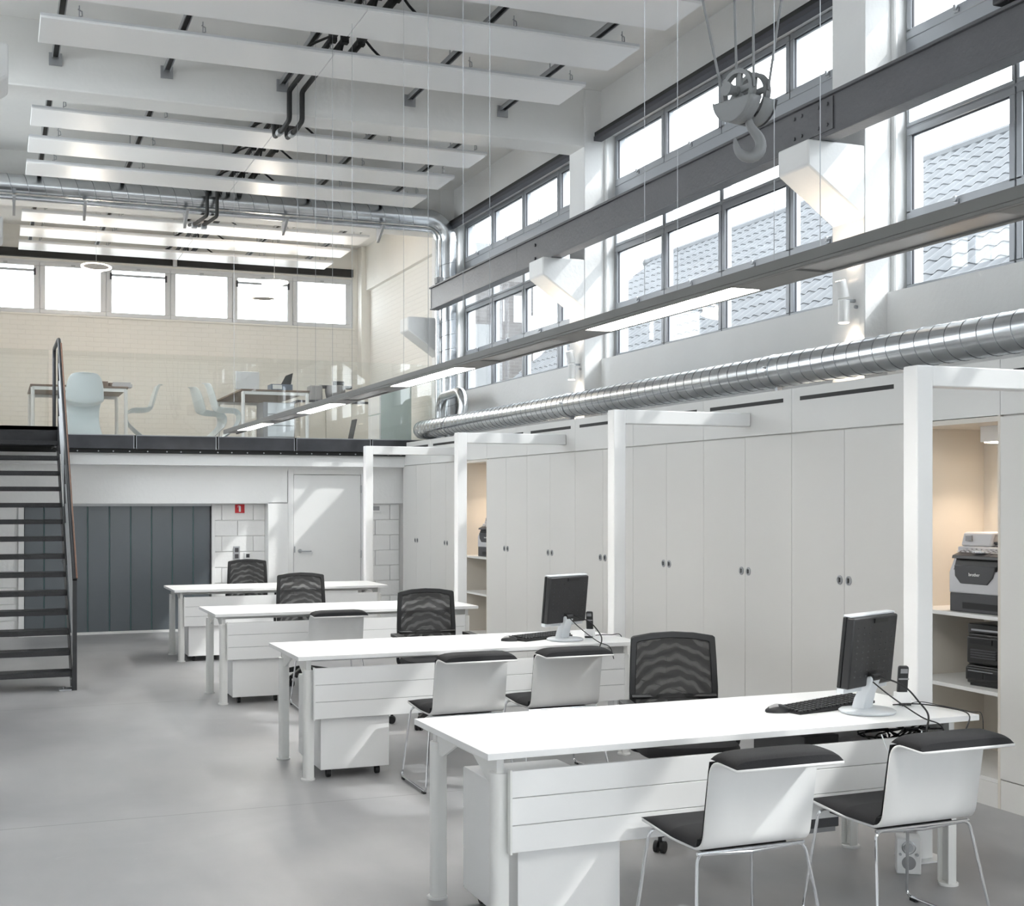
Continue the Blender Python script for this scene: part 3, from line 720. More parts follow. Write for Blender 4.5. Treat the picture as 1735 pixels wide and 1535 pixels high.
MB().tube([Vector((XV-.3, YD2, ZD2))]+arc((XV-.3, YD2, ZD2-.3), .3, PI/2, 0, (1, 0, 0), (0, 0, 1), 12), R2+.002, n=28).build('elbow', 'galv', t, world=True)
MB().cyl((XV, YD2, ZD2-.3), (XV, YD2, 2.46), R2, n=32).build('vertical_run', 'galv', t, world=True)
seam_rings((XV, YD2, 2.6), (XV, YD2, ZD2-.35), R2, .19).build('spiral_seam', 'seam', t, world=True)
for x, z, r in ((.0, 5.235, .028),):
    MB().tube([(XL, YD2-.02, z), (XV-.22, YD2-.02, z), (XV-.16, YD2-.04, z-.1), (XV-.16, YD2-.04, 2.46)], .030, n=14, fillet=.12).build('small_duct', 'galv', t, world=True)
for x in (.22, 1.02, 2.22, 3.46, 4.72):
    MB().prism([(YD2-.14, ZD2-.17), (YD2+.18, ZD2-.17), (YD2+.18, ZD2-.34), (YD2+.15, ZD2-.34)], x-.015, x+.015, 'X').box(x-.02, YD2-.15, ZD2-.175, x+.02, YD2+.18, ZD2-.16).build('bracket', 'zinc', t, world=True)
t = thing('duct_u_bend', 'shiny inverted U-bend duct rising out of the cabinet-top duct beside the far pillar', 'duct', (5.35, 15.5, 2.44))
MB().tube([(5.42, 16.28, 2.44), (5.42, 16.28, 2.80)]+arc((5.42, 16.08, 2.80), .20, 0, PI/2, (0, 1, 0), (0, 0, 1), 8)+arc((5.36, 15.40, 2.80), .20, PI/2, PI, (0, 1, 0), (0, 0, 1), 8)+[(5.33, 15.20, 2.60)], .062, n=20).build('bend', 'galv', t, world=True)
MB().lathe([(.062, -.01), (.075, -.01), (.075, .01), (.062, .01)], 5.42, 16.28, 2.70, n=20).build('collar', 'galv', t, world=True)

# ================================================================ LINEAR PENDANT LAMP
LX0, LX1, LZ0, LZ1 = 2.50, 2.666, 2.43, 2.478
t = thing('linear_pendant_lamp', 'very long grey linear pendant lamp hanging on wires down the whole hall', 'lamp', (2.58, 6.0, LZ0))
ly0, ly1 = 0.2, 15.55
MB().box(LX0, ly0, LZ0+.012, LX1, ly1, LZ1).box(LX0, ly0, LZ0, LX0+.02, ly1, LZ0+.012).box(LX1-.02, ly0, LZ0, LX1, ly1, LZ0+.012).build('housing', 'lamp', t, world=True, bevel=.002, segs=1)
lit = [(4.20, 5.45), (7.30, 8.64), (10.38, 11.62), (13.3, 14.7), (1.1, 2.4)]
prev = ly0
for (a, b) in sorted(lit):
    if a-prev > .5:
        MB().box(LX0+.02, prev+.02, LZ0, LX1-.02, prev+.42, LZ0+.012).build('cover_strip', 'lamp', t, world=True); MB().box(LX0+.02, a-.42, LZ0, LX1-.02, a-.02, LZ0+.012).build('cover_strip', 'lamp', t, world=True)
        MB().box(LX0+.02, prev+.42, LZ0+.006, LX1-.02, a-.42, LZ0+.012).build('unlit_lens', 'lens', t, world=True)
    MB().box(LX0+.018, a, LZ0+.001, LX1-.018, b, LZ0+.006).build('diffuser', 'glow', t, world=True)
    prev = b
for y in (15.3, 11.89, 11.16, 10.55, 9.92, 8.54, 8.0, 7.33, 6.88, 5.0, 4.71, 4.0, 3.72):
    MB().cyl((2.583, y, LZ1), (2.583, y, ZC), .0016, n=5).cyl((2.583, y, LZ1), (2.583, y, LZ1+.025), .008, n=8).build('suspension_wire', 'zinc', t, world=True)

# wall lamps on pillars --------------------------------------------
def spot(loc, rot, e, ang, blend=.6, col=(1, .80, .58), size=.03):
    l = bpy.data.lights.new('spot_bulb', 'SPOT'); l.energy = e; l.spot_size = math.radians(ang); l.spot_blend = blend; l.color = col; l.shadow_soft_size = size
    o = bpy.data.objects.new('spot_bulb', l); C.objects.link(o); o.location = loc; o.rotation_euler = rot; return o
lbl = ['white up-and-down wall lamp with tilted upper head on the pillar right of the hook', 'white up-and-down wall lamp on the pillar between the two far window bays', 'white up-and-down wall lamp on the pillar at the mezzanine edge']
for i, y in enumerate((PY[3], PY[4])):
    yy = y+.115
    t = thing('wall_lamp', lbl[i], 'lamp', (XP-.1, yy, 2.95))
    MB().cyl((XP-.09, yy, 2.89), (XP-.09, yy, 3.045), .040, n=24).build('lower_head', 'laq', t, world=True, bevel=.003)
    MB().cyl((XP-.09, yy, 3.06), (XP-.115, yy+.004, 3.18), .040, n=24).build('upper_head', 'laq', t, world=True, bevel=.003)
    MB().box(XP-.06, yy-.012, 3.035, XP, yy+.012, 3.055).cyl((XP-.02, yy-.03, 3.0), (XP-.0, yy-.03, 3.0), .012, n=8).build('bracket', 'zinc', t, world=True)
    MB().cyl((XP-.09, yy, 2.886), (XP-.09, yy, 2.89), .034, n=20).build('lower_lens', 'spotglow', t, world=True)
    MB().cyl((XP-.115, yy+.004, 3.181), (XP-.1155, yy+.004, 3.183), .034, n=20).build('upper_lens', 'spotglow', t, world=True)
    spot((XP-.09, yy, 2.88), (0, math.radians(-14), 0), 24, 100, col=(1, .88, .72))
    spot((XP-.125, yy+.0, 3.20), (PI, math.radians(6), 0), 7, 110, col=(1, .84, .66))

# ================================================================ CABINET WALL
XC = 5.0
def handle(parent, y, z):
    q = MB().lathe([(.030, 0), (.030, -.004), (.022, -.005), (.020, .0)], XC, y, z, n=20, axis='X')
    q.cyl((XC-.001, y, z), (XC-.0015, y, z), .019, n=16)
    h = q.build('ring_pull', 'zinc', parent, world=True)
    MB().box(XC-.004, y-.004, z-.014, XC-.0018, y+.010, z+.014).build('recess', 'slot', h, world=True)
def cabinet(y0, y1, label, slot=True, nd=2):
    t = thing('wall_cabinet', label, 'cabinet', ((XC+XP)/2, (y0+y1)/2, 0), group='built-in wall cabinets')
    MB().box(XC+.02, y0+.001, .0, XP-.004, y1-.001, 2.40).build('carcass', 'cabtop', t, world=True)
    MB().box(XC+.004, y0+.0015, 0, XC+.02, y1-.0015, .155).build('plinth', 'cab', t, world=True)
    w = (y1-y0)/nd
    for i in range(nd):
        a, b = y0+w*i+.0018, y0+w*(i+1)-.0018
        d = MB().box(XC, a, .163, XC+.02, b, 2.098).build('door', 'cab', t, world=True, bevel=.0012, segs=1)
        handle(d, (b-.045) if i == 0 else (a+.045), 1.145)
    u = MB().box(XC, y0+.0015, 2.107, XC+.02, y1-.0015, 2.405).build('upper_panel', 'cabtop', t, world=True, bevel=.0012, segs=1)
    if slot:
        MB().box(XC-.0015, y0+.10, 2.318, XC+.006, y1-.10, 2.345).build('vent_slot', 'slot', u, world=True, bevel=.0)
    return t
cl = [(6.35, 7.53, 'tall off-white two-door cabinet directly left of the first open shelf niche'),
      (7.53, 8.71, 'tall two-door cabinet second to the left of the nearest open shelf niche'),
      (8.71, 9.89, 'tall two-door cabinet directly behind the nearest mesh office chair'),
      (9.89, 11.07, 'tall two-door cabinet partly hidden behind the second portal post'),
      (11.07, 12.25, 'tall two-door cabinet behind the monitor on the second desk'),
      (12.25, 13.41, 'tall two-door cabinet directly right of the far open shelf niche'),
      (14.21, 15.39, 'tall two-door cabinet directly left of the far open shelf niche'),
      (15.39, 16.56, 'tall two-door cabinet in the far corner against the back wall'),
      (4.38, 5.56, 'tall cabinet cut by the right picture edge, right of the shelf niche')]
for a, b, l in cl: cabinet(a, b, l)
for k, nm in enumerate(('first', 'second')): cabinet(4.38-1.18*(k+1), 4.38-1.18*k, 'tall off-white cabinet, %s one beyond the right picture edge' % nm, slot=True)
def niche(y0, y1, label):
    t = thing('open_shelf_niche', label, 'shelf', ((XC+XP)/2, (y0+y1)/2, 0))
    MB().box(XC+.002, y0, 0, XP-.004, y0+.019, 2.107).build('side_panel', 'niche', t, world=True)
    MB().box(XC+.002, y1-.019, 0, XP-.004, y1, 2.107).build('side_panel', 'niche', t, world=True)
    MB().box(XP-.03, y0+.019, 0, XP-.006, y1-.019, 2.107).build('back_panel', 'niche', t, world=True)
    MB().box(XC+.002, y0+.019, 2.075, XP-.03, y1-.019, 2.103).build('top_panel', 'niche', t, world=True)
    for z in (.62, 1.025, .155):
        MB().box(XC+.002, y0+.019, z-.022, XP-.03, y1-.019, z).build('shelf', 'cabtop', t, world=True, bevel=.001, segs=1)
    MB().box(XC+.001, y0+.0195, 0, XC+.02, y1-.0195, .132).build('plinth', 'cab', t, world=True)
    MB().box(XC, y0+.0015, 2.107, XC+.02, y1-.0015, 2.405).box(XC+.02, y0, 2.107, XP-.004, y1, 2.40).build('upper_panel', 'cabtop', t, world=True)
    return t
niche(5.56, 6.35, 'nearest open shelf niche holding printer and black stereo at right')
niche(13.41, 14.21, 'far open shelf niche with a small printer, seen beside the third portal post')
for i, (ya, yb, nm) in enumerate(((5.56, 6.35, 'nearest'), (13.41, 14.21, 'far'))):
    yc = (ya+yb)/2
    t = thing('downlight', 'small square white downlight under the top of the '+nm+' shelf niche', 'lamp', (5.33, yc, 1.98))
    MB().box(5.27, yc-.075, 1.985, 5.40, yc+.065, 2.075).build('lamp_body', 'laq', t, world=True, bevel=.002)
    MB().box(5.285, yc-.06, 1.980, 5.385, yc+.05, 1.985).build('lamp_lens', 'spotglow', t, world=True)
    spot((5.335, yc, 1.975), (0, 0, 0), 16, 120, .8, (1, .80, .62), .04)

# ================================================================ PORTAL FRAMES
pl = ['nearest white portal frame beside the front desk', 'second white portal frame, beside the second desk', 'third white portal frame, standing right of the third desk', 'farthest white portal frame, in front of the block wall']
for i, yp in enumerate((4.89, 8.04, 11.27, 14.45)):
    t = thing('portal_frame', pl[i], 'portal frame', (3.965, yp, 0), group='white steel portal frames')
    MB().box(3.92, yp, .008, 4.01, yp+.10, 2.27).build('post', 'port', t, world=True, bevel=.006)
    MB().box(4.005, yp, 2.175, XC-.002, yp+.10, 2.27).build('crossbeam', 'port', t, world=True, bevel=.006)
    MB().box(3.90, yp-.04, 0, 4.07, yp+.14, .008).build('base_plate', 'port', t, world=True)

# ================================================================ DESKS
DW, DD = 2.25, .83
def leg_mesh(x, y):
    """extruded column: round back, open C channel to the inside, foot disc"""
    q = MB()
    prof = []
    for k in range(13):
        a = PI/2+PI*k/12; prof.append((x+.028*math.cos(a)-.002, y+.036*math.sin(a)))
    prof += [(x+.030, y-.036), (x+.030, y-.028), (x+.008, y-.024), (x+.003, y-.008), (x+.003, y+.008), (x+.008, y+.024), (x+.030, y+.028), (x+.030, y+.036)]
    q.prism(prof, .012, .650, 'Z')
    return q
def make_desk(label):
    t = thing('desk', label, 'desk', (0, 0, 0), group='white workstation desks')
    MB().box(0, 0, .715, DW, DD, .740).build('desktop', 'desk', t, bevel=.002)
    for x, sx in ((.08, 1), (DW-.08, -1)):
        for y in (.10, DD-.06):
            q = leg_mesh(x, y)
            if sx < 0:
                q.v = [(2*x-a, b, c) for a, b, c in q.v]
            l = q.build('leg', 'dmetal', t, bevel=.002, segs=1)
            MB().lathe([(0, 0), (.043, 0), (.043, .009), (.038, .013), (0, .013)], x, y, 0, n=24).build('foot', 'dmetal', l)
            MB().box(x-.012, y-.018, .650, x+.016, y+.018, .716).build('top_bracket', 'dmetal', l)
        # gusset arm under the top
        MB().prism([(.10, .714), (DD-.06, .714), (DD-.06, .60), (DD-.14, .60), (DD-.30, .672), (.34, .672), (.18, .60), (.10, .60)], x-.006, x+.006, 'X').build('end_arm', 'dmetal', t)
    for k in range(3):
        z0 = .365+.1005*k
        MB().box(.05+.055, .028, z0, DW-.11, .046, z0+.098).build('modesty_slat', 'desk', t, bevel=.0015, segs=1)
    MB().box(.115, .034, .37, DW-.12, .044, .66).build('slat_backing', 'grey', t)
    MB().box(.098, .024, .36, .106, .050, .668).build('slat_edge', 'dmetal', t); MB().box(DW-.112, .024, .36, DW-.104, .050, .668).build('slat_edge', 'dmetal', t)
    MB().box(.12, .36, .665, DW-.12, .40, .714).build('cross_rail', 'dmetal', t)
    MB().box(1.75, .42, .55, 2.1, .62, .60).build('cable_tray', 'grey', t)
    return t
desk_y = [4.41, 7.55, 10.63, 13.62]; desk_x = [1.648, 1.645, 1.645, 1.70]
dl = ['front white desk with monitor nearest the camera', 'second white desk with a monitor, two visitor chairs before it',
      'third white desk with one visitor chair before it', 'farthest white desk, against the grey sliding door']
d0 = make_desk(dl[0]); desks = [d0]
d0.location = (desk_x[0], desk_y[0], 0); d0.rotation_euler = (0, 0, math.radians(1.2))
for i in (1, 2, 3): desks.append(dup(d0, (desk_x[i], desk_y[i], 0), math.radians(.6), dl[i]))
def make_pedestal(label):
    t = thing('drawer_pedestal', label, 'drawer unit', (0, 0, 0), group='drawer pedestals under the desks')
    MB().box(0, 0, .055, .42, .60, .555).build('body', 'desk', t, bevel=.003)
    for k, (a, b) in enumerate(((.06, .22), (.224, .385), (.389, .548))):
        d = MB().box(.004, .60, a, .416, .618, b).build('drawer', 'desk', t, bevel=.002)
        MB().box(.14, .618, b-.03, .28, .626, b-.018).build('pull', 'grey', d)
    for x in (.06, .36):
        for y in (.06, .54):
            MB().cyl((x-.012, y, .028), (x+.012, y, .028), .027, n=14).box(x-.01, y-.01, .028, x+.01, y+.01, .058).build('caster', 'black', t)
    return t
p0 = make_pedestal('white drawer pedestal under the left end of the front desk')
p0.location = (1.80, 4.50, 0)
for i, nm in ((1, 'second'), (2, 'third'), (3, 'farthest')):
    dup(p0, (desk_x[i]+.15, desk_y[i]+.075, 0), 0, 'white drawer pedestal on casters under the left end of the %s desk' % nm)
t = tag(MB().grid([[(0, 0, 0), (.10, 0, .0)], [(0, .05, .055), (.10, .05, .055)], [(0, .1, .0), (.10, .1, 0)]]).build('paper_tent', 'paper', loc=(1.93, 4.60, .5555), solid=.001), 'small folded white card standing on the front drawer pedestal', 'card')

# ================================================================ VISITOR CHAIRS
def sweep_prof(pts, w0, w1, th=None):
    """thick band following a profile of (y,z) points, width varying"""
    q = MB(); rows = []
    for i, p in enumerate(pts):
        w = w0+(w1-w0)*i/(len(pts)-1); rows.append([(-w/2, p[0], p[1]), (-w/6, p[0], p[1]), (w/6, p[0], p[1]), (w/2, p[0], p[1])])
    return q.grid(rows)
def fil(P, r=.05, n=6):
    P = [Vector((0, a, b)) for a, b in P]; Q = [P[0]]
    for i in range(1, len(P)-1):
        a, b, c = P[i-1], P[i], P[i+1]; f = min(r, (a-b).length*.45, (c-b).length*.45); q0 = b+(a-b).normalized()*f; q1 = b+(c-b).normalized()*f
        for k in range(n+1):
            t = k/n; Q.append(q0*(1-t)**2+b*2*t*(1-t)+q1*t*t)
    Q.append(P[-1]); return [(p.y, p.z) for p in Q]
def pad(pts, w, th, off, edge=.02, side=1):
    """upholstered pad on one side of the profile, pillowed edges"""
    n = len(pts); rows = []; top = []; nrm = []
    for i in range(n):
        a = Vector(pts[max(0, i-1)]); c = Vector(pts[min(n-1, i+1)]); d = (c-a).normalized(); nrm.append(Vector((-d.y, d.x))*side)
    us = [-1, -.99, -.96, -.9, -.8, -.6, -.3, 0, .3, .6, .8, .9, .96, .99, 1]; hs = [(1-abs(u_)**7)**.5 for u_ in us]
    for i in range(n):
        e = 1-2*i/(n-1); f = max(0, 1-abs(e)**5)**.5
        rows.append([(u*w/2, pts[i][0]+nrm[i][0]*(off+th*h*f), pts[i][1]+nrm[i][1]*(off+th*h*f)) for u, h in zip(us, hs)])
    q = MB().grid(rows)
    rows2 = [[(u*w/2, pts[i][0]+nrm[i][0]*off, pts[i][1]+nrm[i][1]*off) for u in us] for i in range(n)]
    q.grid(rows2); return q
def dens(P, k=5):
    Q = []
    for a, b in zip(P[:-1], P[1:]):
        for i in range(k): Q.append((a[0]+(b[0]-a[0])*i/k, a[1]+(b[1]-a[1])*i/k))
    Q.append(P[-1]); return Q
def make_visitor(label, group):
    t = thing('visitor_chair', label, 'chair', (0, 0, 0), group=group)
    prof = fil([(.425, .452), (.20, .432), (.0, .434), (-.055, .758), (-.215, .750)], .055, 7)
    # seat, back and turned-out top edge: one bent shell
    sweep_prof(prof, .455, .430).build('shell', 'laq', t, solid=.011)
    seatp = dens(fil([(.435, .452), (.20, .432), (.028, .434), (.018, .470)], .03, 4), 4)
    pad(seatp, .452, .040, .0055, side=-1).build('seat_pad', 'fabric', t)
    backp = dens(fil([(.002, .480), (-.048, .752)], .03, 4), 8)
    pad(backp, .435, .020, .0055, side=-1).build('back_pad', 'fabric', t)
    topp = dens([(-.045, .757), (-.13, .754), (-.213, .750)], 8)
    pad(topp, .430, .036, .0055, side=-1).build('top_pad', 'fabric', t)
    r = .0065
    for sx in (-1, 1):
        f = MB().tube([(sx*.16, .375, .425), (sx*.222, .375, .425), (sx*.262, .43, .012), (sx*.275, -.05, .012), (sx*.222, .03, .418), (0, .03, .405)], r, n=10, fillet=.035).build('side_frame', 'chrome', t)
        MB().box(sx*.263-.009, .37, 0, sx*.263+.009, .405, .012).box(sx*.274-.009, -.03, 0, sx*.274+.009, .005, .012).build('glide', 'black', f)
    MB().tube([(-.222, .03, .418), (.222, .03, .418)], r, n=8).build('cross_bar', 'chrome', t)
    MB().box(-.17, .06, .405, .17, .38, .422).build('under_seat_plate', 'black', t, bevel=.006)
    return t
g = 'white shell visitor chairs before the desks'
c0 = make_visitor('left of the two white shell visitor chairs at the front desk', g)
c0.location = (2.50, 3.985, 0); c0.rotation_euler = (0, 0, math.radians(1.0))
dup(c0, (3.275, 4.02, 0), math.radians(2.0), 'right of the two white shell visitor chairs at the front desk')
dup(c0, (2.525, 7.07, 0), math.radians(1), 'left visitor chair at the second desk, its sled foot on bare floor')
dup(c0, (3.14, 7.10, 0), math.radians(1), 'right visitor chair at the second desk, below the monitor')
dup(c0, (2.50, 10.13, 0), math.radians(0), 'single white shell visitor chair at the third desk')

# ================================================================ OFFICE CHAIRS
def make_office(label, group):
    """faces -Y (towards the desk), back at +Y"""
    t = thing('office_chair', label, 'office chair', (0, 0, 0), group=group)
    w = .235
    def bp(u, z):   # back surface, curved
        return (u, .22+.10*(1-math.cos(u*2.2))*-1+.06*(z-.5), z)
    out = []
    for u, z in ((-.215, .47), (-.226, .55), (-.228, .70), (-.222, .85), (-.216, .955), (-.205, .963), (-.11, .978), (0, .984), (.11, .978), (.205, .963), (.216, .955), (.222, .85), (.228, .70), (.226, .55), (.215, .47), (.1, .455), (0, .45), (-.1, .455)):
        out.append(bp(u, z))
    cx = Vector((0, .22, .70)); inn = []
    for p in out:
        v = Vector(p); u, z = v.x*.86, .72+(v.z-.72)*.88; inn.append(bp(u, z))
    q = MB(); n = len(out); vs = out+inn+[(a, b+.022, c) for a, b, c in out]+[(a, b+.022, c) for a, b, c in inn]
    fs = []
    for i in range(n):
        j = (i+1) % n
        fs += [(i, j, n+j, n+i), (2*n+i, 3*n+i, 3*n+j, 2*n+j), (i, 2*n+i, 2*n+j, j), (n+i, n+j, 3*n+j, 3*n+i)]
    q.add(vs, fs).build('back_frame', 'black', t, bevel=.004)
    rows = []
    for k in range(11):
        z = .475+(.965-.475)*k/10; hw = .19+.015*min(1, (z-.47)/.35)
        if k == 10: hw = .19
        rows.append([bp(-hw+2*hw*i/10, z)[:1]+(bp(-hw+2*hw*i/10, z)[1]+.008, z) for i in range(11)])
    MB().grid(rows).build('mesh_back', 'net', t)
    MB().tube([bp(-.22, .66), (-.1, .25, .655), (.1, .25, .655), bp(.22, .66)], .014, n=8).tube([(0, .27, .66), (0, .27, .50), (0, .18, .42), (0, .05, .41)], .022, n=8, fillet=.06).build('lumbar_bar', 'black', t)
    sp = []
    for k in range(24):
        a = 2*PI*k/24; ca, sa = math.cos(a), math.sin(a)
        sp.append((.245*math.copysign(abs(ca)**.5, ca), -.03+.235*math.copysign(abs(sa)**.5, sa)))
    q = MB(); n = 24
    rows = [[(x*f, -.03+(y+.03)*f, z) for x, y in sp+[sp[0]]] for f, z in ((.0, .425), (.9, .425), (1, .44), (1.0, .465), (.96, .485), (.8, .492), (0, .488))]
    q.grid(rows).build('seat', 'fabric', t)
    MB().box(-.10, -.12, .39, .10, .12, .426).build('mechanism', 'black', t, bevel=.01)
    MB().cyl((0, 0, .10), (0, 0, .24), .030, n=16).cyl((0, 0, .24), (0, 0, .40), .018, n=16).build('gas_column', 'black', t)
    for k in range(5):
        a = 2*PI*k/5+.35; d = Vector((math.cos(a), math.sin(a), 0)); s_ = Vector((-d.y, d.x, 0))
        p0_, p1_ = d*.03+Vector((0, 0, .13)), d*.31+Vector((0, 0, .085))
        vs = []
        for p, hw, hh in ((p0_, .030, .026), (p1_, .018, .014)):
            vs += [p+s_*hw-up*hh, p-s_*hw-up*hh, p-s_*hw*.6+up*hh, p+s_*hw*.6+up*hh]
        b_ = MB().add(vs, [(0, 1, 2, 3), (7, 6, 5, 4), (0, 4, 5, 1), (1, 5, 6, 2), (2, 6, 7, 3), (3, 7, 4, 0)]).build('base_arm', 'black', t, bevel=.005)
        c_ = d*.31+Vector((0, 0, .028))
        MB().cyl(c_+s_*.008, c_+s_*.026, .028, n=16).cyl(c_-s_*.008, c_-s_*.026, .028, n=16).cyl(c_, c_+up*.05, .010, n=8).build('caster', 'black', b_)
    for sx in (-1, 1):
        MB().tube([(sx*.14, .0, .42), (sx*.27, .0, .44), (sx*.275, .0, .64)], .013, n=8, fillet=.04).box(sx*.275-.03, -.13, .64, sx*.275+.03, .10, .665).build('armrest', 'black', t, bevel=.004)
    return t
g = 'black mesh office chairs behind the desks'
o0 = make_office('nearest black mesh office chair, behind the front desk', g)
o0.location = (3.14, 5.66, 0); o0.rotation_euler = (0, 0, math.radians(-16))
dup(o0, (3.03, 9.25, 0), math.radians(-4), 'black mesh office chair behind the second desk')
dup(o0, (2.63, 11.78, -.0), math.radians(-3), 'black mesh office chair behind the third desk')
dup(o0, (2.68, 14.75, 0), math.radians(0), 'farthest black mesh office chair, before the white block wall')

# ================================================================ DESK EQUIPMENT
def make_monitor(label, cab=True):
    t = thing('monitor', label, 'monitor', (0, 0, 0), group='computer monitors on the desks')
    # local: screen faces +Y, back towards -Y ; base at origin
    tilt = Matrix.Rotation(math.radians(6), 3, 'X')
    def T(q, p=(0, 0, .28)):
        pv = Vector(p); q.v = [tuple(tilt @ (Vector(v)-pv)+pv-Vector((0, 0, .035))) for v in q.v]; return q
    T(MB().box(-.185, .012, .15, .185, .028, .452)).build('bezel', 'black', t, bevel=.003)
    T(MB().box(-.183, -.012, .4535, .183, .028, .462)).build('top_strip', 'clear', t, bevel=.002)
    T(MB().box(-.183, -.006, .128, .183, .028, .1495)).build('chin', 'clear', t, bevel=.002)
    T(MB().box(-.17, .0285, .165, .17, .0305, .44)).build('screen', 'black', t)
    bk = T(MB().box(-.185, -.028, .150, .185, .012, .453)).build('back_cover', 'blackm', t, bevel=.008)
    q = MB()
    for i in range(7):
        for j in range(9):
            x = -.145+i*.048; z = .20+j*.026
            if i in (3, 4, 5) and j == 8: continue
            if i in (3, 4) and j == 0: continue
            q.cyl((x, -.028, z), (x, -.0325, z), .0035, .002, n=6)
    T(q).build('vent_studs', 'prnd', bk)
    T(MB().box(-.02, -.033, .425, .09, -.027, .443)).build('label_plate', 'black', bk); T(MB().box(-.03, -.031, .152, .045, -.027, .215)).build('socket_recess', 'black', bk)
    MB().prism([(-.005, .012), (.060, .012), (.045, .06), (.0, .15), (-.035, .16), (-.045, .145), (-.02, .08)], -.036, .036, 'X').build('stand_neck', 'clear', t, bevel=.006); MB().cyl((-.03, -.035, .153), (.03, -.035, .153), .016, n=12).build('hinge', 'black', t)
    MB().lathe([(0, 0), (.118, 0), (.122, .008), (.112, .014), (0, .016)], 0, 0, 0, n=36).build('base_disc', 'clear', t)
    return t
mo = make_monitor('monitor seen from behind on the front desk, cables dangling'); rz = math.radians(24)
mo.location = (3.49, 4.68, .742); mo.rotation_euler = (0, 0, rz)
m2 = dup(mo, (3.46, 7.82, .742), math.radians(24), 'monitor seen from behind on the second desk')
def make_keyboard(label):
    t = thing('keyboard', label, 'keyboard', (0, 0, 0), group='black keyboards on the desks')
    MB().prism([(-.075, 0), (.075, 0), (.075, .024), (-.075, .013)], -.225, .225, 'X').build('case', 'black', t, bevel=.003)
    k0 = None
    for r in range(6):
        for c_ in range(18):
            x = -.207+c_*.0243; y = -.058+r*.0225; z = .0185+.0016*r
            if k0 is None: k0 = MB().box(-.009, -.008, -.004, .009, .008, .005).build('key', 'blackm', t, loc=(x, y, z), bevel=.0)
            else: share(k0, t, (x, y, z))
    return t
kb = make_keyboard('black keyboard leaning on the monitor foot, front desk')
kb.location = (3.39, 4.84, .742); kb.rotation_euler = (0, math.radians(-3), math.radians(10))
k2 = dup(kb, (3.36, 7.98, .741), math.radians(24), 'black keyboard beside the mouse on the second desk')
def make_mouse(label):
    t = thing('mouse', label, 'mouse', (0, 0, 0), group='computer mice on the desks')
    rows = []
    for i in range(9):
        a = i/8; y = -.052+.104*a; w = .030*math.sin(PI*min(.97, max(.03, a)))**.45; h = .036*math.sin(PI*min(.96, max(.04, .12+.80*a)))**.7
        rows.append([(w*math.cos(PI*k/8), y, h*math.sin(PI*k/8)) for k in range(9)])
    MB().grid(rows).build('shell', 'blackm', t)
    MB().grid([[(x, y, z+.0015) for x, y, z in r[2:7]] for r in rows[4:8]]).build('buttons', 'grey', t)
    return t
ms = make_mouse('dark grey mouse left of the keyboard on the front desk'); ms.location = (3.13, 4.82, .741); ms.rotation_euler = (0, 0, math.radians(70))
dup(ms, (3.10, 7.90, .741), math.radians(60), 'dark grey mouse left of the keyboard on the second desk')
def make_phone(label):
    t = thing('cordless_phone', label, 'phone', (0, 0, 0), group='cordless phones on the desks')
    MB().prism([(-.045, 0), (.045, 0), (.040, .012), (.022, .018), (.018, .055), (-.025, .055), (-.040, .014)], -.032, .032, 'X').build('cradle', 'white', t, bevel=.005)
    MB().box(-.026, -.052, 0, .026, -.02, .010).build('cradle_foot', 'black', t)
    R = Matrix.Rotation(math.radians(10), 3, 'X')
    h = MB().box(-.023, -.014, .03, .023, .014, .175, rot=R, piv=(0, 0, .03)).build('handset', 'blackm', t, bevel=.009)
    MB().box(-.016, -.016, .145, .016, -.0145, .165, rot=R, piv=(0, 0, .03)).build('display', 'grey', h); MB().box(-.023, -.0155, .115, .023, -.0145, .122, rot=R, piv=(0, 0, .03)).build('display_edge', 'grey', h)
    return t
ph = make_phone('black cordless phone in a white cradle on the front desk'); ph.location = (3.775, 4.815, .741); ph.rotation_euler = (0, 0, math.radians(-20))
dup(ph, (3.69, 7.93, .741), math.radians(-35), 'black cordless phone standing on the second desk')
def cable(pts, label, r=.003, m='black'):
    P = [Vector(p) for p in pts]; Q = []
    for i in range(len(P)-1):
        a = P[max(0, i-1)]; b = P[i]; c = P[i+1]; d = P[min(len(P)-1, i+2)]
        for k in range(8):
            t_ = k/8; Q.append(.5*((2*b)+(c-a)*t_+(2*a-5*b+4*c-d)*t_*t_+(3*b-a-3*c+d)*t_**3))
    Q.append(P[-1])
    o = MB().tube(Q, r, n=6).build('cable', m); return tag(o, label, 'cable')
for dy, nm in ((0, 'front'), (3.14, 'second')):
    cable([(3.50, 4.665+dy, .905), (3.57, 4.55+dy, .87), (3.62, 4.50+dy, .80), (3.60, 4.42+dy, .76), (3.56, 4.385+dy, .70), (3.55, 4.40+dy, .62)], 'thick black cable drooping from the monitor over the front edge of the %s desk' % nm, .0042)
    cable([(3.47, 4.665+dy, .90), (3.51, 4.56+dy, .83), (3.58, 4.44+dy, .752), (3.64, 4.39+dy, .72), (3.68, 4.41+dy, .64)], 'thin black cable crossing the desktop diagonally on the %s desk' % nm, .003)
    cable([(3.70, 4.78+dy, .746), (3.80, 4.74+dy, .75), (3.86, 4.62+dy, .748), (3.84, 4.46+dy, .746), (3.78, 4.40+dy, .70), (3.74, 4.42+dy, .62)] if dy == 0 else [(3.70, 7.95, .746), (3.78, 7.98, .747), (3.86, 7.96, .747), (3.905, 7.90, .744), (3.91, 7.88, .60)], 'black phone cable running over the right end of the %s desk' % nm, .003)
